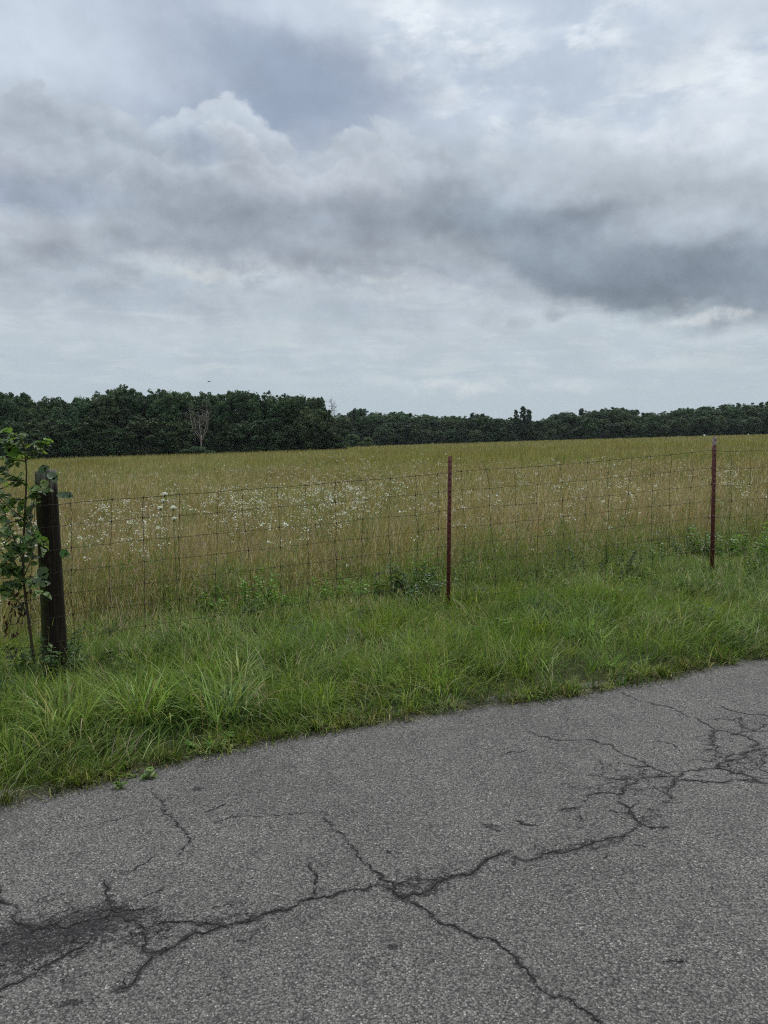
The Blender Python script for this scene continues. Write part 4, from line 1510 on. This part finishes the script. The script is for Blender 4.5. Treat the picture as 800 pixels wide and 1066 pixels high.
def sapling():
    y0 = 5.12
    def q(px, py, y=y0):
        return at_depth(px, py, y)
    bx = q(37, 700, 5.15)
    g0 = np.array([bx[0], bx[1], float(ground_z(bx[0], bx[1]))])
    root = empty('sapling', g0)
    tag(root, 'leafy young tree with broad round leaves leaning beside the wooden post', 'sapling')
    ms = MB()
    main = [g0 - [0, 0, .05], q(36, 690, 5.15), q(30, 645), q(24, 600), q(25, 560), q(27, 520), q(28, 490), q(26, 470), q(22, 458, 5.1)]
    tube(ms, np.array(main) - g0, [.010, .010, .009, .008, .0075, .006, .005, .004, .003], 7)
    ms.build('trunk', M_STEM, root, smooth=True)
    mb = MB()
    ml = MB()
    twigs = [
        [q(25, 540), q(12, 530), q(-6, 512, 5.0)], [q(24, 600), q(8, 572), q(-8, 548, 5.2)], [q(27, 520), q(36, 512), q(50, 509, 5.05)],
[q(27, 480), q(36, 470), q(44, 458, 5.0)], [q(25, 472), q(14, 466), q(4, 458, 5.0)],
        [q(27, 505), q(14, 496), q(-4, 488, 5.0)], [q(25, 560), q(38, 556), q(47, 575, 4.95)], [q(24, 610), q(34, 600), q(42, 618, 4.95)],
        [q(24, 590), q(12, 592), q(-6, 600, 5.0)], [q(25, 500), q(8, 500), q(-8, 504, 5.1)], [q(25, 540), q(8, 545), q(-10, 560, 5.1)], [q(24, 560), q(12, 582), q(0, 590, 5.0)],
        [q(26, 480), q(12, 478), q(0, 476, 5.2)], [q(25, 520), q(14, 520), q(2, 530, 5.25)], [q(25, 600), q(34, 580), q(36, 566, 5.2)], [q(24, 605), q(14, 606), q(6, 616, 5.05)], [q(26, 530), q(33, 545), q(36, 560, 5.0)], [q(24, 575), q(14, 560), q(2, 556, 4.9)],
        [q(26, 470), q(24, 458), q(14, 452, 5.0)], [q(25, 550), q(34, 530), q(37, 515, 5.2)], [q(30, 640), q(16, 622), q(2, 612, 5.1)],
        [q(24, 585), q(0, 520, 5.3), q(-20, 480, 5.4)], [q(24, 600), q(-10, 560, 5.4), q(-40, 520, 5.5)], [q(24, 600), q(-20, 590, 5.0), q(-50, 570, 5.0)],
        
    ]
    for tw in twigs:
        tube(mb, np.array(tw) - g0, [.0045, .0035, .002], 5)
        tw = np.array(tw)
        n = rng.integers(12, 19)
        for i in range(n):
            t = (i + 1) / n
            p = (tw[0] * (1 - t * 2) + tw[1] * t * 2) if t < .5 else (tw[1] * (2 - 2 * t) + tw[2] * (2 * t - 1))
            a = rng.uniform(0, 6.3)
            ax = unit(unit(tw[2] - tw[0]) * .7 + np.array([math.cos(a), math.sin(a), rng.uniform(-.45, .25)]) * .9)
            up = unit(np.array([rng.normal(0, .45), rng.normal(-.25, .45), 1.0]))
            L = rng.uniform(.040, .085)
            cc = pick(np.array([(0.090, 0.150, 0.038), (0.120, 0.185, 0.046), (0.175, 0.235, 0.070), (0.095, 0.130, 0.065)]), 1)
            tube(ms2 := MB(), [p - g0, p - g0 + ax * .02], .001, 3)
            leaves(ml, [p - g0 + ax * .012], ax[None], up[None], L, L * rng.uniform(.75, .95), cc, droop=rng.uniform(.1, .5), fold=rng.uniform(.05, .3))
    # the leaves that stand out in the photograph
    for (px, py, ax, up, L, c) in (
            (20, 474, (-.6, 0, .35), (0, -.75, .6), .115, (.10, .19, .03)), (33, 463, (.9, 0, .15), (0, -.6, .8), .080, (.085, .135, .045)),
            (30, 466, (.8, .1, .6), (-.3, -.3, .8), .085, (.12, .14, .10)), (30, 472, (.9, -.1, .12), (0, -.2, 1), .085, (.12, .14, .10)),
            (14, 462, (-.9, 0, .4), (0, -.2, 1), .085, (.09, .12, .07)), (40, 492, (.5, 0, .3), (-.2, -.8, .5), .085, (.05, .085, .035)),
            (50, 492, (.8, -.1, -.75), (.3, -.5, .8), .090, (.05, .09, .03)), (59, 515, (.95, 0, -.1), (0, -.5, .8), .085, (.05, .085, .035)),
            (66, 515, (.9, 0, -.15), (0, -.7, .7), .070, (.045, .08, .03)), (38, 510, (.95, 0, .02), (0, .1, 1), .12, (.15, .17, .13)),
            (62, 575, (.8, 0, -.2), (0, -.9, .4), .070, (.05, .12, .02)), (42, 590, (.5, -.2, -.8), (.3, -.8, .3), .095, (.055, .09, .03))):
        p = q(px, py, 5.02 if px > 38 else 5.08) - g0
        leaves(ml, [p], unit(ax)[None], unit(up)[None], L, L * .82, c, droop=.12, fold=.12)
    mb.build('branches', M_STEM, root, smooth=True)
    ml.build('foliage', M_LEAF, root)
    # shrivelled brown leaves hanging low
    md = MB()
    for _ in range(46):
        k = rng.choice(3)
        px, py = ((12 + rng.normal(0, 4), 632 + rng.normal(0, 14)), (24 + rng.normal(0, 5), 628 + rng.normal(0, 10)), (10 + rng.normal(0, 3), 650 + rng.normal(0, 8)))[k]
        p = q(px, py, 5.1 + rng.normal(0, .03)) - g0
        leaves(md, [p], unit((rng.normal(0, .4), rng.normal(0, .4), -1))[None], unit(rng.normal(0, 1, 3))[None], rng.uniform(.03, .055), rng.uniform(.010, .022),
               pick(np.array([(.045, .020, .018), (.075, .030, .026), (.10, .06, .045)]), 1), droop=.3, fold=.5)
    d = md.build('withered_leaves', M_LEAF, root)
    d['label'] = 'shrivelled dark brown leaves hanging low on the sapling'


sapling()


# ------------------------------------------------------------------ leafy weeds
def weed(px, py, h, n, L, cols, label, spread=.14, nar=.5, base_y=None):
    p = on_ground(px, py)
    g0 = np.array([p[0], p[1], float(ground_z(p[0], p[1]))])
    root = empty('leafy_weed', g0)
    tag(root, label, 'weed', 'broadleaf weeds along the fence')
    ml = MB()
    cols = np.array(cols)
    h *= 1.15
    for k in range(n):
        a = rng.uniform(0, 6.3)
        r = rng.uniform(0, spread) * 1.7
        b = np.array([math.cos(a) * r, math.sin(a) * r * .7, -.02])
        hh = h * rng.uniform(.45, 1.15)
        tipp = b + np.array([math.cos(a) * hh * .3, math.sin(a) * hh * .3, hh])
        mid = (b + tipp) / 2 + np.array([-math.cos(a), -math.sin(a), 0]) * hh * .06
        ms = MB()
        tube(ms, [b, mid, tipp], [.003, .0025, .0015], 4)
        ms.build('stem', M_STEM, root, smooth=True)
        L = L
        m = int(10 + hh * 36)
        for i in range(m):
            t = .25 + .75 * (i + .5) / m
            pt = b * (1 - t) ** 2 + 2 * mid * t * (1 - t) + tipp * t * t
            an = i * 2.1 + rng.normal(0, .4)
            ax = unit((math.cos(an), math.sin(an), rng.uniform(-.25, .5) + (t > .85) * .5))
            l = 1.2 * L * rng.uniform(.6, 1.15) * (1.1 - .45 * t)
            leaves(ml, [pt], ax[None], unit((rng.normal(0, .25), rng.normal(0, .25), 1))[None], l, l * nar * rng.uniform(.8, 1.2), pick(cols, 1), droop=rng.uniform(.15, .5), fold=.2)
    ml.build('foliage', M_LEAF, root)


BR = [(.17, .31, .04), (.14, .27, .04), (.20, .34, .06)]
DK = [(.075, .135, .032), (.095, .155, .042), (.06, .10, .03)]
MD = [(.12, .20, .04), (.15, .235, .055)]
weed(255, 645, .34, 16, .075, BR, 'bright green leafy weed clump behind the fence, widest one left of the nearer steel post', .26)
weed(205, 648, .28, 9, .065, BR, 'small bright green weed just left of the widest bright clump')
weed(300, 640, .30, 9, .070, BR, 'bright green weed just right of the widest bright clump')
weed(268, 652, .16, 7, .085, DK, 'low dark weed with curled leaves at the foot of the widest bright clump', .10)
weed(345, 632, .26, 8, .065, BR, 'yellow-green weed midway between the widest bright clump and the nearer steel post')
weed(375, 630, .24, 6, .070, BR, 'sprig of pale green leaves left of the dark clump by the steel post', .08)
weed(425, 632, .34, 15, .095, DK, 'dark green broad-leaved clump immediately left of the nearer steel post', .2)
weed(445, 622, .34, 9, .085, MD, 'taller mid-green weed touching the left side of the nearer steel post', .15)
weed(490, 610, .30, 8, .06, MD, 'mid-green weed immediately right of the nearer steel post', .12)
weed(560, 612, .26, 8, .05, MD, 'thin mid-green weed midway between the two steel posts', .2)
weed(632, 606, .30, 13, .06, DK, 'dark bushy weed with grey stalks left of the worn-tipped steel post', .25)
weed(690, 592, .26, 8, .07, MD, 'low mid-green weed two steps left of the worn-tipped steel post', .2)
weed(722, 588, .34, 12, .085, DK, 'dark broad-leaved weed just left of the worn-tipped steel post', .22)
weed(760, 588, .34, 12, .075, MD, 'mid-green leafy weed just right of the worn-tipped steel post', .25)
weed(792, 588, .40, 14, .075, BR, 'bright leafy weed at the right edge of the photo behind the fence', .25)
weed(796, 606, .28, 12, .05, DK, 'dark grey-green brambly weed at the right edge in front of the bright one', .2)
weed(50, 716, .26, 12, .055, DK, 'dark weed with round leaves growing against the foot of the wooden post', .13, .75)
weed(75, 695, .20, 5, .05, DK, 'small dark weed right of the wooden post foot', .10, .6)
weed(222, 777, .07, 4, .05, BR, 'tiny light green rosette at the asphalt edge under the tall grass', .07, .8)
weed(134, 812, .06, 3, .045, MD, 'tiny round-leaved weed at the asphalt edge near the road crack', .06, .8)


# ------------------------------------------------------------------ woods
def crown_mesh(kind, R, H, z0, seed):
    r_ = np.random.default_rng(seed)
    mb = MB()
    tri = []
    if kind == 'pine':
        n = 30
        cs = []
        for i in range(n):
            t = (i + .5) / n
            a = i * 2.4 + r_.normal(0, .3)
            rr = R * (1.25 - 1.1 * t) * r_.uniform(.35, 1.0)
            cs.append((math.cos(a) * rr, math.sin(a) * rr, z0 + (H - z0) * t, R * r_.uniform(.20, .34)))
        per, size = 75, .34
    else:
        n = 46 if kind != 'shrub' else 22
        cs = []
        for i in range(n):
            t = r_.random() ** .85
            prof = math.sin(math.pi * (0.18 + .74 * t)) ** .6
            a = r_.uniform(0, 6.3)
            rr = R * prof * r_.uniform(.35, .85)
            cs.append((math.cos(a) * rr, math.sin(a) * rr, z0 + (H - z0) * (.05 + .86 * t), R * r_.uniform(.24, .42)))
        per, size = 150, .27
        if kind in ('broad', 'edge'):       # small uneven sprays that break the outline
            for i in range(44):
                a, t = r_.uniform(0, 6.3), r_.uniform(.45, 1.0)
                prof = math.sqrt(max(0.0, 1 - ((t - .45) / .58) ** 2))
                cs.append((math.cos(a) * R * prof, math.sin(a) * R * prof, z0 + (H - z0) * t * r_.uniform(.96, 1.05), R * r_.uniform(.07, .16)))
    V, C = [], []
    base = {'broad': (.050, .086, .034), 'pale': (.085, .130, .045), 'pine': (.036, .060, .030), 'shrub': (.046, .074, .030), 'edge': (.044, .072, .029)}[kind]
    for (cx, cy, cz, lr) in cs:
        per_ = per if lr > R * .19 else per // 3
        d = r_.normal(0, 1, (per_, 3))
        d /= np.linalg.norm(d, axis=1)[:, None]
        rad = lr * r_.uniform(.55, 1.12, per_)
        p = np.array([cx, cy, cz]) + d * rad[:, None] * [1, 1, .8]
        p = p[p[:, 2] > 0.1]
        m = len(p)
        d = d[:m]
        nrm = d + r_.normal(0, .55, (m, 3)) + [0, 0, .25]
        nrm /= np.linalg.norm(nrm, axis=1)[:, None]
        u = np.cross(nrm, r_.normal(0, 1, (m, 3))); u /= np.linalg.norm(u, axis=1)[:, None]
        v = np.cross(nrm, u)
        s = size * r_.uniform(.5, 1.15, m)[:, None]
        V.append(np.stack([p - u * s, p - v * s * .6, p + u * s, p + v * s * .6], 1).reshape(-1, 3))
        c = np.array(base) * r_.uniform(.75, 1.3) * r_.uniform(.8, 1.25, (m, 1)) * (1 + (r_.normal(0, .06, 3)))
        C.append(np.repeat(c, 4, 0))
    V = np.concatenate(V); C = np.concatenate(C)
    k = len(V) // 4
    mb.add(V, (np.arange(k) * 4)[:, None] + np.arange(4)[None], C)
    return mb.mesh('crown', M_CROWN)


def trunk_mesh(H, R, seed, limbs=6):
    r_ = np.random.default_rng(seed)
    mb = MB()
    tube(mb, [(0, 0, -.3), (.1, 0, H * .3), (.05, .1, H * .6), (0, 0, H * .85)], [.24, .19, .13, .05], 7)
    for i in range(limbs):
        a = i * 2.4
        z = H * r_.uniform(.3, .65)
        tube(mb, [(0, 0, z), (math.cos(a) * R * .4, math.sin(a) * R * .4, z + H * .1), (math.cos(a) * R * .75, math.sin(a) * R * .75, z + H * .2)], [.09, .06, .02], 5)
    return mb.mesh('trunk', M_BARK, True)


TREES = {}
for kind, R, H, z0, seeds in (('broad', 3.9, 14.0, 2.2, (1, 2, 3, 4)), ('edge', 3.6, 9.0, 0.2, (11, 12, 13)), ('pale', 3.0, 8.0, .4, (21,)),
                              ('pine', 2.2, 15.0, 4.0, (31, 32)), ('shrub', 2.6, 4.2, 0.0, (41, 42))):
    for s in seeds:
        TREES.setdefault(kind, []).append((crown_mesh(kind, R, H, z0, s), trunk_mesh(H, R, s), H, R))

trng = np.random.default_rng(99)


def plant(kind, X_, Y_, height, label, group, width=1.0, name=None, var=None):
    pool = TREES[kind]
    cm, tm, H, R = pool[trng.integers(len(pool)) if var is None else var % len(pool)]
    root = empty(name or {'pine': 'pine_tree', 'shrub': 'shrub'}.get(kind, 'broadleaf_tree'), (X_, Y_, float(ground_z(X_, Y_)) - .05), trng.uniform(0, 6.3))
    k = height / H
    root.scale = (k * width, k * width, k)
    tag(root, label, 'shrub' if kind == 'shrub' else 'tree', group)
    for nm, me in (('trunk', tm), ('crown', cm)):
        if kind == 'shrub' and nm == 'trunk':
            continue
        o = bpy.data.objects.new(nm, me)
        col.objects.link(o)
        o.parent = root
    return root


def px_x(px, Y_):
    return (px - 400) / F_PX * Y_ / math.cos(PITCH)


def px_h(py, px, Y_):
    p = at_depth(px, py, Y_)
    return p[2] - float(ground_z(p[0], p[1]))


# left wood: its skyline in the photograph
SKY_L = [(-120, 410), (-40, 408), (0, 411), (12, 408), (30, 416), (45, 419), (58, 416), (75, 419), (88, 415), (100, 409), (130, 404), (160, 409), (200, 406), (230, 408), (265, 407), (280, 409), (300, 414), (315, 411), (332, 414), (346, 432), (356, 455)]
SKY_R = [(340, 434), (362, 430), (372, 427), (385, 430), (400, 431), (420, 430), (440, 433), (460, 434), (480, 433), (500, 431), (520, 435), (560, 437), (580, 433), (595, 430), (615, 426), (640, 425), (660, 429), (690, 427), (720, 426), (745, 424), (760, 422), (790, 420), (820, 419), (900, 417), (1000, 416)]


def sky_h(tab, px):
    a = np.array(tab)
    return float(np.interp(px, a[:, 0], a[:, 1]))


YL, YR = 185.0, 330.0
px = -190.0
while px < 352:                                    # tall trees, two staggered rows
    for rowk, dy in ((0, 3), (1, 9)):
        pp = px + rowk * 11 + trng.normal(0, 2.5)
        if pp > 344: continue
        Yt = YL + dy + trng.normal(0, 1.2)
        hgt = px_h(sky_h(SKY_L, pp) + (trng.uniform(-2, 9) if rowk == 0 else trng.uniform(-3, 4)), pp, Yt)
        plant('broad', px_x(pp, Yt), Yt, max(6, hgt), 'tall dark green broadleaf tree inside the left wood' , 'tall trees of the left wood', width=trng.uniform(.75, 1.05))
    px += 17
px = -190.0
while px < 345:                                    # lower trees with branches down to the field
    pp = px + trng.normal(0, 2)
    Yt = YL - 2.5 + trng.normal(0, 1.0)
    hgt = px_h(trng.uniform(432, 452), pp, Yt)
    plant('edge', px_x(pp, Yt), Yt, hgt, 'lower leafy tree on the field edge of the left wood', 'edge trees of the left wood', width=trng.uniform(1.0, 1.35))
    px += 15
px = -150.0
while px < 990:                                    # shrubs filling the far rows at ground level
    if px < 350:
        Yt = YL - .5; top = trng.uniform(455, 463)
        lab, grp = 'dark shrub at the foot of the left wood', 'shrubs at the foot of the left wood'
    else:
        Yt = YR - 3; top = 466 - (px - 350) * .033 - trng.uniform(5, 10)
        lab, grp = 'dark shrub at the foot of the right wood', 'shrubs at the foot of the right wood'
    if not 350 < px < 400:
        plant('shrub', px_x(px, Yt), Yt, px_h(top, px, Yt), lab, grp, width=trng.uniform(1.0, 1.5))
    px += trng.uniform(17, 24) if px < 350 else trng.uniform(12, 17)
# rounded end of the left wood
plant('edge', px_x(338, 180), 180, px_h(440, 338, 180), 'rounded dark bush-like tree closing the right end of the left wood', None, width=1.35)
plant('shrub', px_x(352, 182), 182, px_h(454, 352, 182), 'dark rounded shrub at the very tip of the left wood', None, width=1.2)
plant('edge', px_x(326, 181), 181, px_h(425, 326, 181), 'dark tree second from the right end of the left wood', None, width=1.0)
plant('broad', px_x(332, 184), 184, px_h(413, 332, 184), 'tall round-topped tree highest at the right end of the left wood', None, width=.62, var=1)
plant('broad', px_x(130, 190), 190, px_h(403, 130, 190), 'tallest tree of the left wood, rising above its neighbours near the middle', None, width=.8)
plant('pine', px_x(31, 192), 192, px_h(410, 31, 192), 'narrow spiky tree poking above the low dip of the left wood', None, width=.9)

# right wood, farther off
px = 350.0
while px < 1000:
    for rowk, dy in ((0, 3), (1, 12)):
        pp = px + rowk * 8 + trng.normal(0, 2)
        Yt = YR + dy + trng.normal(0, 2)
        s = sky_h(SKY_R, pp) + (trng.uniform(0, 6) if rowk == 0 else trng.uniform(-3, 3))
        if rowk == 1 and trng.random() < .06:
            plant('pine', px_x(pp, Yt), Yt, px_h(s - 1, pp, Yt), 'dark pine among the distant trees of the right wood', 'pines of the right wood', width=1.2)
        else:
            plant('broad', px_x(pp, Yt), Yt, px_h(s, pp, Yt), 'distant dark broadleaf tree in the right wood', 'tall trees of the right wood', width=trng.uniform(1.15, 1.6))
    px += 11
px = 404.0
while px < 1000:
    Yt = YR - 7 + trng.normal(0, 1.5)
    plant('edge', px_x(px, Yt), Yt, px_h(sky_h(SKY_R, px) + trng.uniform(8, 17), px, Yt), 'lower leafy tree on the field edge of the right wood', 'edge trees of the right wood', width=trng.uniform(1.1, 1.5))
    px += 13
plant('pine', px_x(543, 326), 326, px_h(424, 543, 326), 'dark spiky pine standing tallest over the right wood', None, width=1.15, var=0)
plant('pine', px_x(536, 324), 324, px_h(427, 536, 324), 'slightly shorter spiky pine touching the tallest one of the right wood', None, width=1.0, var=1)
plant('pine', px_x(549, 324), 324, px_h(427, 549, 324), 'short pine right of the tallest pine of the right wood', None, width=1.3, var=0)
plant('pine', px_x(369, 322), 322, px_h(426, 369, 322), 'small-crowned tree poking out near the gap between the woods', None, width=1.0, var=1)
px = 340.0
while px < 1000:                                   # dense understorey behind the right wood
    Yt = YR + 20
    plant('edge', px_x(px, Yt), Yt, px_h(sky_h(SKY_R, px) + 9, px, Yt), 'leafy tree deep inside the right wood', 'inner trees of the right wood', width=1.5)
    px += 16
# pale bushes in the gap between the woods
plant('pale', px_x(368, 262), 262, px_h(452, 368, 262), 'pale green bush in the gap between the two woods', None, width=1.5, name='bush')
plant('pale', px_x(383, 275), 275, px_h(455, 383, 275), 'pale green bush right of the palest one in the gap between the woods', None, width=1.4, name='bush')
plant('pale', px_x(361, 240), 240, px_h(461, 361, 240), 'low yellow-green bush at the end of the left wood', None, width=1.9, name='bush')
plant('edge', px_x(378, 285), 285, px_h(459, 378, 285), 'low dark bush standing in the gap at the field edge', None, width=1.5, name='bush')
plant('edge', px_x(400, 300), 300, px_h(445, 400, 300), 'rounded dark tree at the left end of the right wood', None, width=1.5)


def bare_tree(px, base_py, top_py, Y_, label, spread, nlimb, seed, col_mat, leaf=0, thick=1.0):
    r_ = np.random.default_rng(seed)
    X_ = px_x(px, Y_)
    g0 = float(ground_z(X_, Y_))
    root = empty('bare_tree', (X_, Y_, g0))
    tag(root, label, 'tree')
    H = at_depth(px, top_py, Y_)[2] - g0
    mb = MB()
    tw = MB()
    fork = H * .42
    tube(mb, [(0, 0, -.2), (.05, 0, fork * .5), (.1, 0, fork)], [.20 * thick, .17 * thick, .14 * thick], 7)
    tips = []
    for i in range(nlimb):
        a = r_.uniform(-1, 1) if i > 1 else (-.25 if i == 0 else .45)
        top = np.array([a * spread, r_.normal(0, spread * .4), H * r_.uniform(.78, 1.0)])
        b = np.array([.1, 0, fork * r_.uniform(.55, 1.0)])
        mid = b * .5 + top * .5 + np.array([a * spread * .25, 0, -H * .04])
        tube(mb, [b, mid, top], [.11 * thick, .075 * thick, .03 * thick], 6)
        for _ in range(9):
            t = r_.uniform(.3, 1)
            p = b * (1 - t) + top * t if t > .5 else b * (1 - t) + mid * t
            e = p + np.array([r_.normal(0, spread * .35), r_.normal(0, spread * .3), r_.uniform(.3, 1.6)])
            tube(tw, [p, (p + e) / 2 + r_.normal(0, .1, 3), e], [.035 * thick, .025 * thick, .012 * thick], 4)
            tips.append(e)
            for _ in range(3):
                e2 = e + np.array([r_.normal(0, .5), r_.normal(0, .4), r_.uniform(0, .9)])
                tube(tw, [(p + e) / 2, e2], [.018 * thick, .009 * thick], 3)
    mb.build('trunk', col_mat, root, smooth=True)
    tw.build('twigs', col_mat, root, smooth=True)
    if leaf:
        ml = MB()
        P = np.array([tips[r_.integers(len(tips))] for _ in range(leaf)]) + r_.normal(0, .35, (leaf, 3))
        leaves(ml, P, r_.normal(0, 1, (leaf, 3)), r_.normal(0, 1, (leaf, 3)) + [0, 0, .5], .30, .22, (.035, .05, .025))
        ml.build('foliage', M_CROWN, root)


bare_tree(211, 463, 424, 179.5, 'pale leafless dead tree with forked trunk standing out against the left wood', 3.2, 5, 3, M_DEADBARK, thick=1.15)
bare_tree(347.5, 468, 416, 184, 'thin half-bare tree with leaf tufts rising at the right end of the left wood', 1.1, 3, 8, M_BARK, leaf=60, thick=.6)


for bx_, bt_ in ((196, 467), (208, 465), (220, 468)):
    plant('shrub', px_x(bx_, 177.2), 177.2, px_h(bt_, bx_, 177.2), 'dark shrub at the foot of the dead tree, before the left wood', 'shrubs at the foot of the dead tree', width=2.2)


def bird():
    p = at_depth(217.8, 397.2, 70)
    root = empty('bird', p, 0.3)
    tag(root, 'tiny dark bird flying above the left wood', 'bird')
    mb = MB()
    prof = [(-.13, .004), (-.10, .016), (-.04, .032), (.02, .036), (.07, .026), (.10, .022), (.13, .012), (.155, .002)]
    tube(mb, [(x, 0, .0) for x, r in prof], [r for x, r in prof], 8)
    mb.add([(-.10, -.006, 0), (-.19, -.035, 0), (-.19, .035, 0), (-.10, .006, 0), (-.10, 0, .006)], [[0, 1, 4], [1, 2, 4], [2, 3, 4], [3, 0, 4]])
    mb.add([(-.10, -.006, 0), (-.19, -.035, -.004), (-.19, .035, -.004), (-.10, .006, 0)], [[0, 3, 2, 1]])
    mb.build('body', M_FEATHER, root, smooth=True)
    for s in (-1, 1):
        w = MB()
        P = [(.05, s * .02, .01), (.06, s * .12, .045), (.03, s * .25, .03), (-.03, s * .13, .035), (-.05, s * .02, .008)]
        Q = [(x, y, z - .006) for x, y, z in P]
        w.add(P + Q, [[0, 1, 3, 4], [5, 9, 8, 6], [0, 5, 6, 1], [3, 8, 9, 4]])
        w.more(0, [[1, 2, 3], [6, 8, 7], [1, 6, 7], [1, 7, 2], [2, 7, 8], [2, 8, 3]])
        w.build('wing', M_FEATHER, root)


bird()


def haze():
    m, g, out = mat_new('damp_air')
    pv = g.n('ShaderNodeVolumePrincipled')
    pv.inputs['Color'].default_value = (0.86, 0.93, 1.0, 1)
    pv.inputs['Density'].default_value = 0.00007
    pv.inputs['Anisotropy'].default_value = 0.2
    m.node_tree.links.new(pv.outputs[0], out.inputs['Volume'])
    mb = MB()
    x0, x1, y0, y1, z0, z1 = -2600, 2600, -250, 3600, -16, 45
    mb.add([[x, y, z] for z in (z0, z1) for y in (y0, y1) for x in (x0, x1)], [[0, 2, 3, 1], [4, 5, 7, 6], [0, 1, 5, 4], [2, 6, 7, 3], [0, 4, 6, 2], [1, 3, 7, 5]])
    tag(mb.build('haze', m), 'thin damp air over the field fading the far woods', 'haze', kind='stuff')


haze()
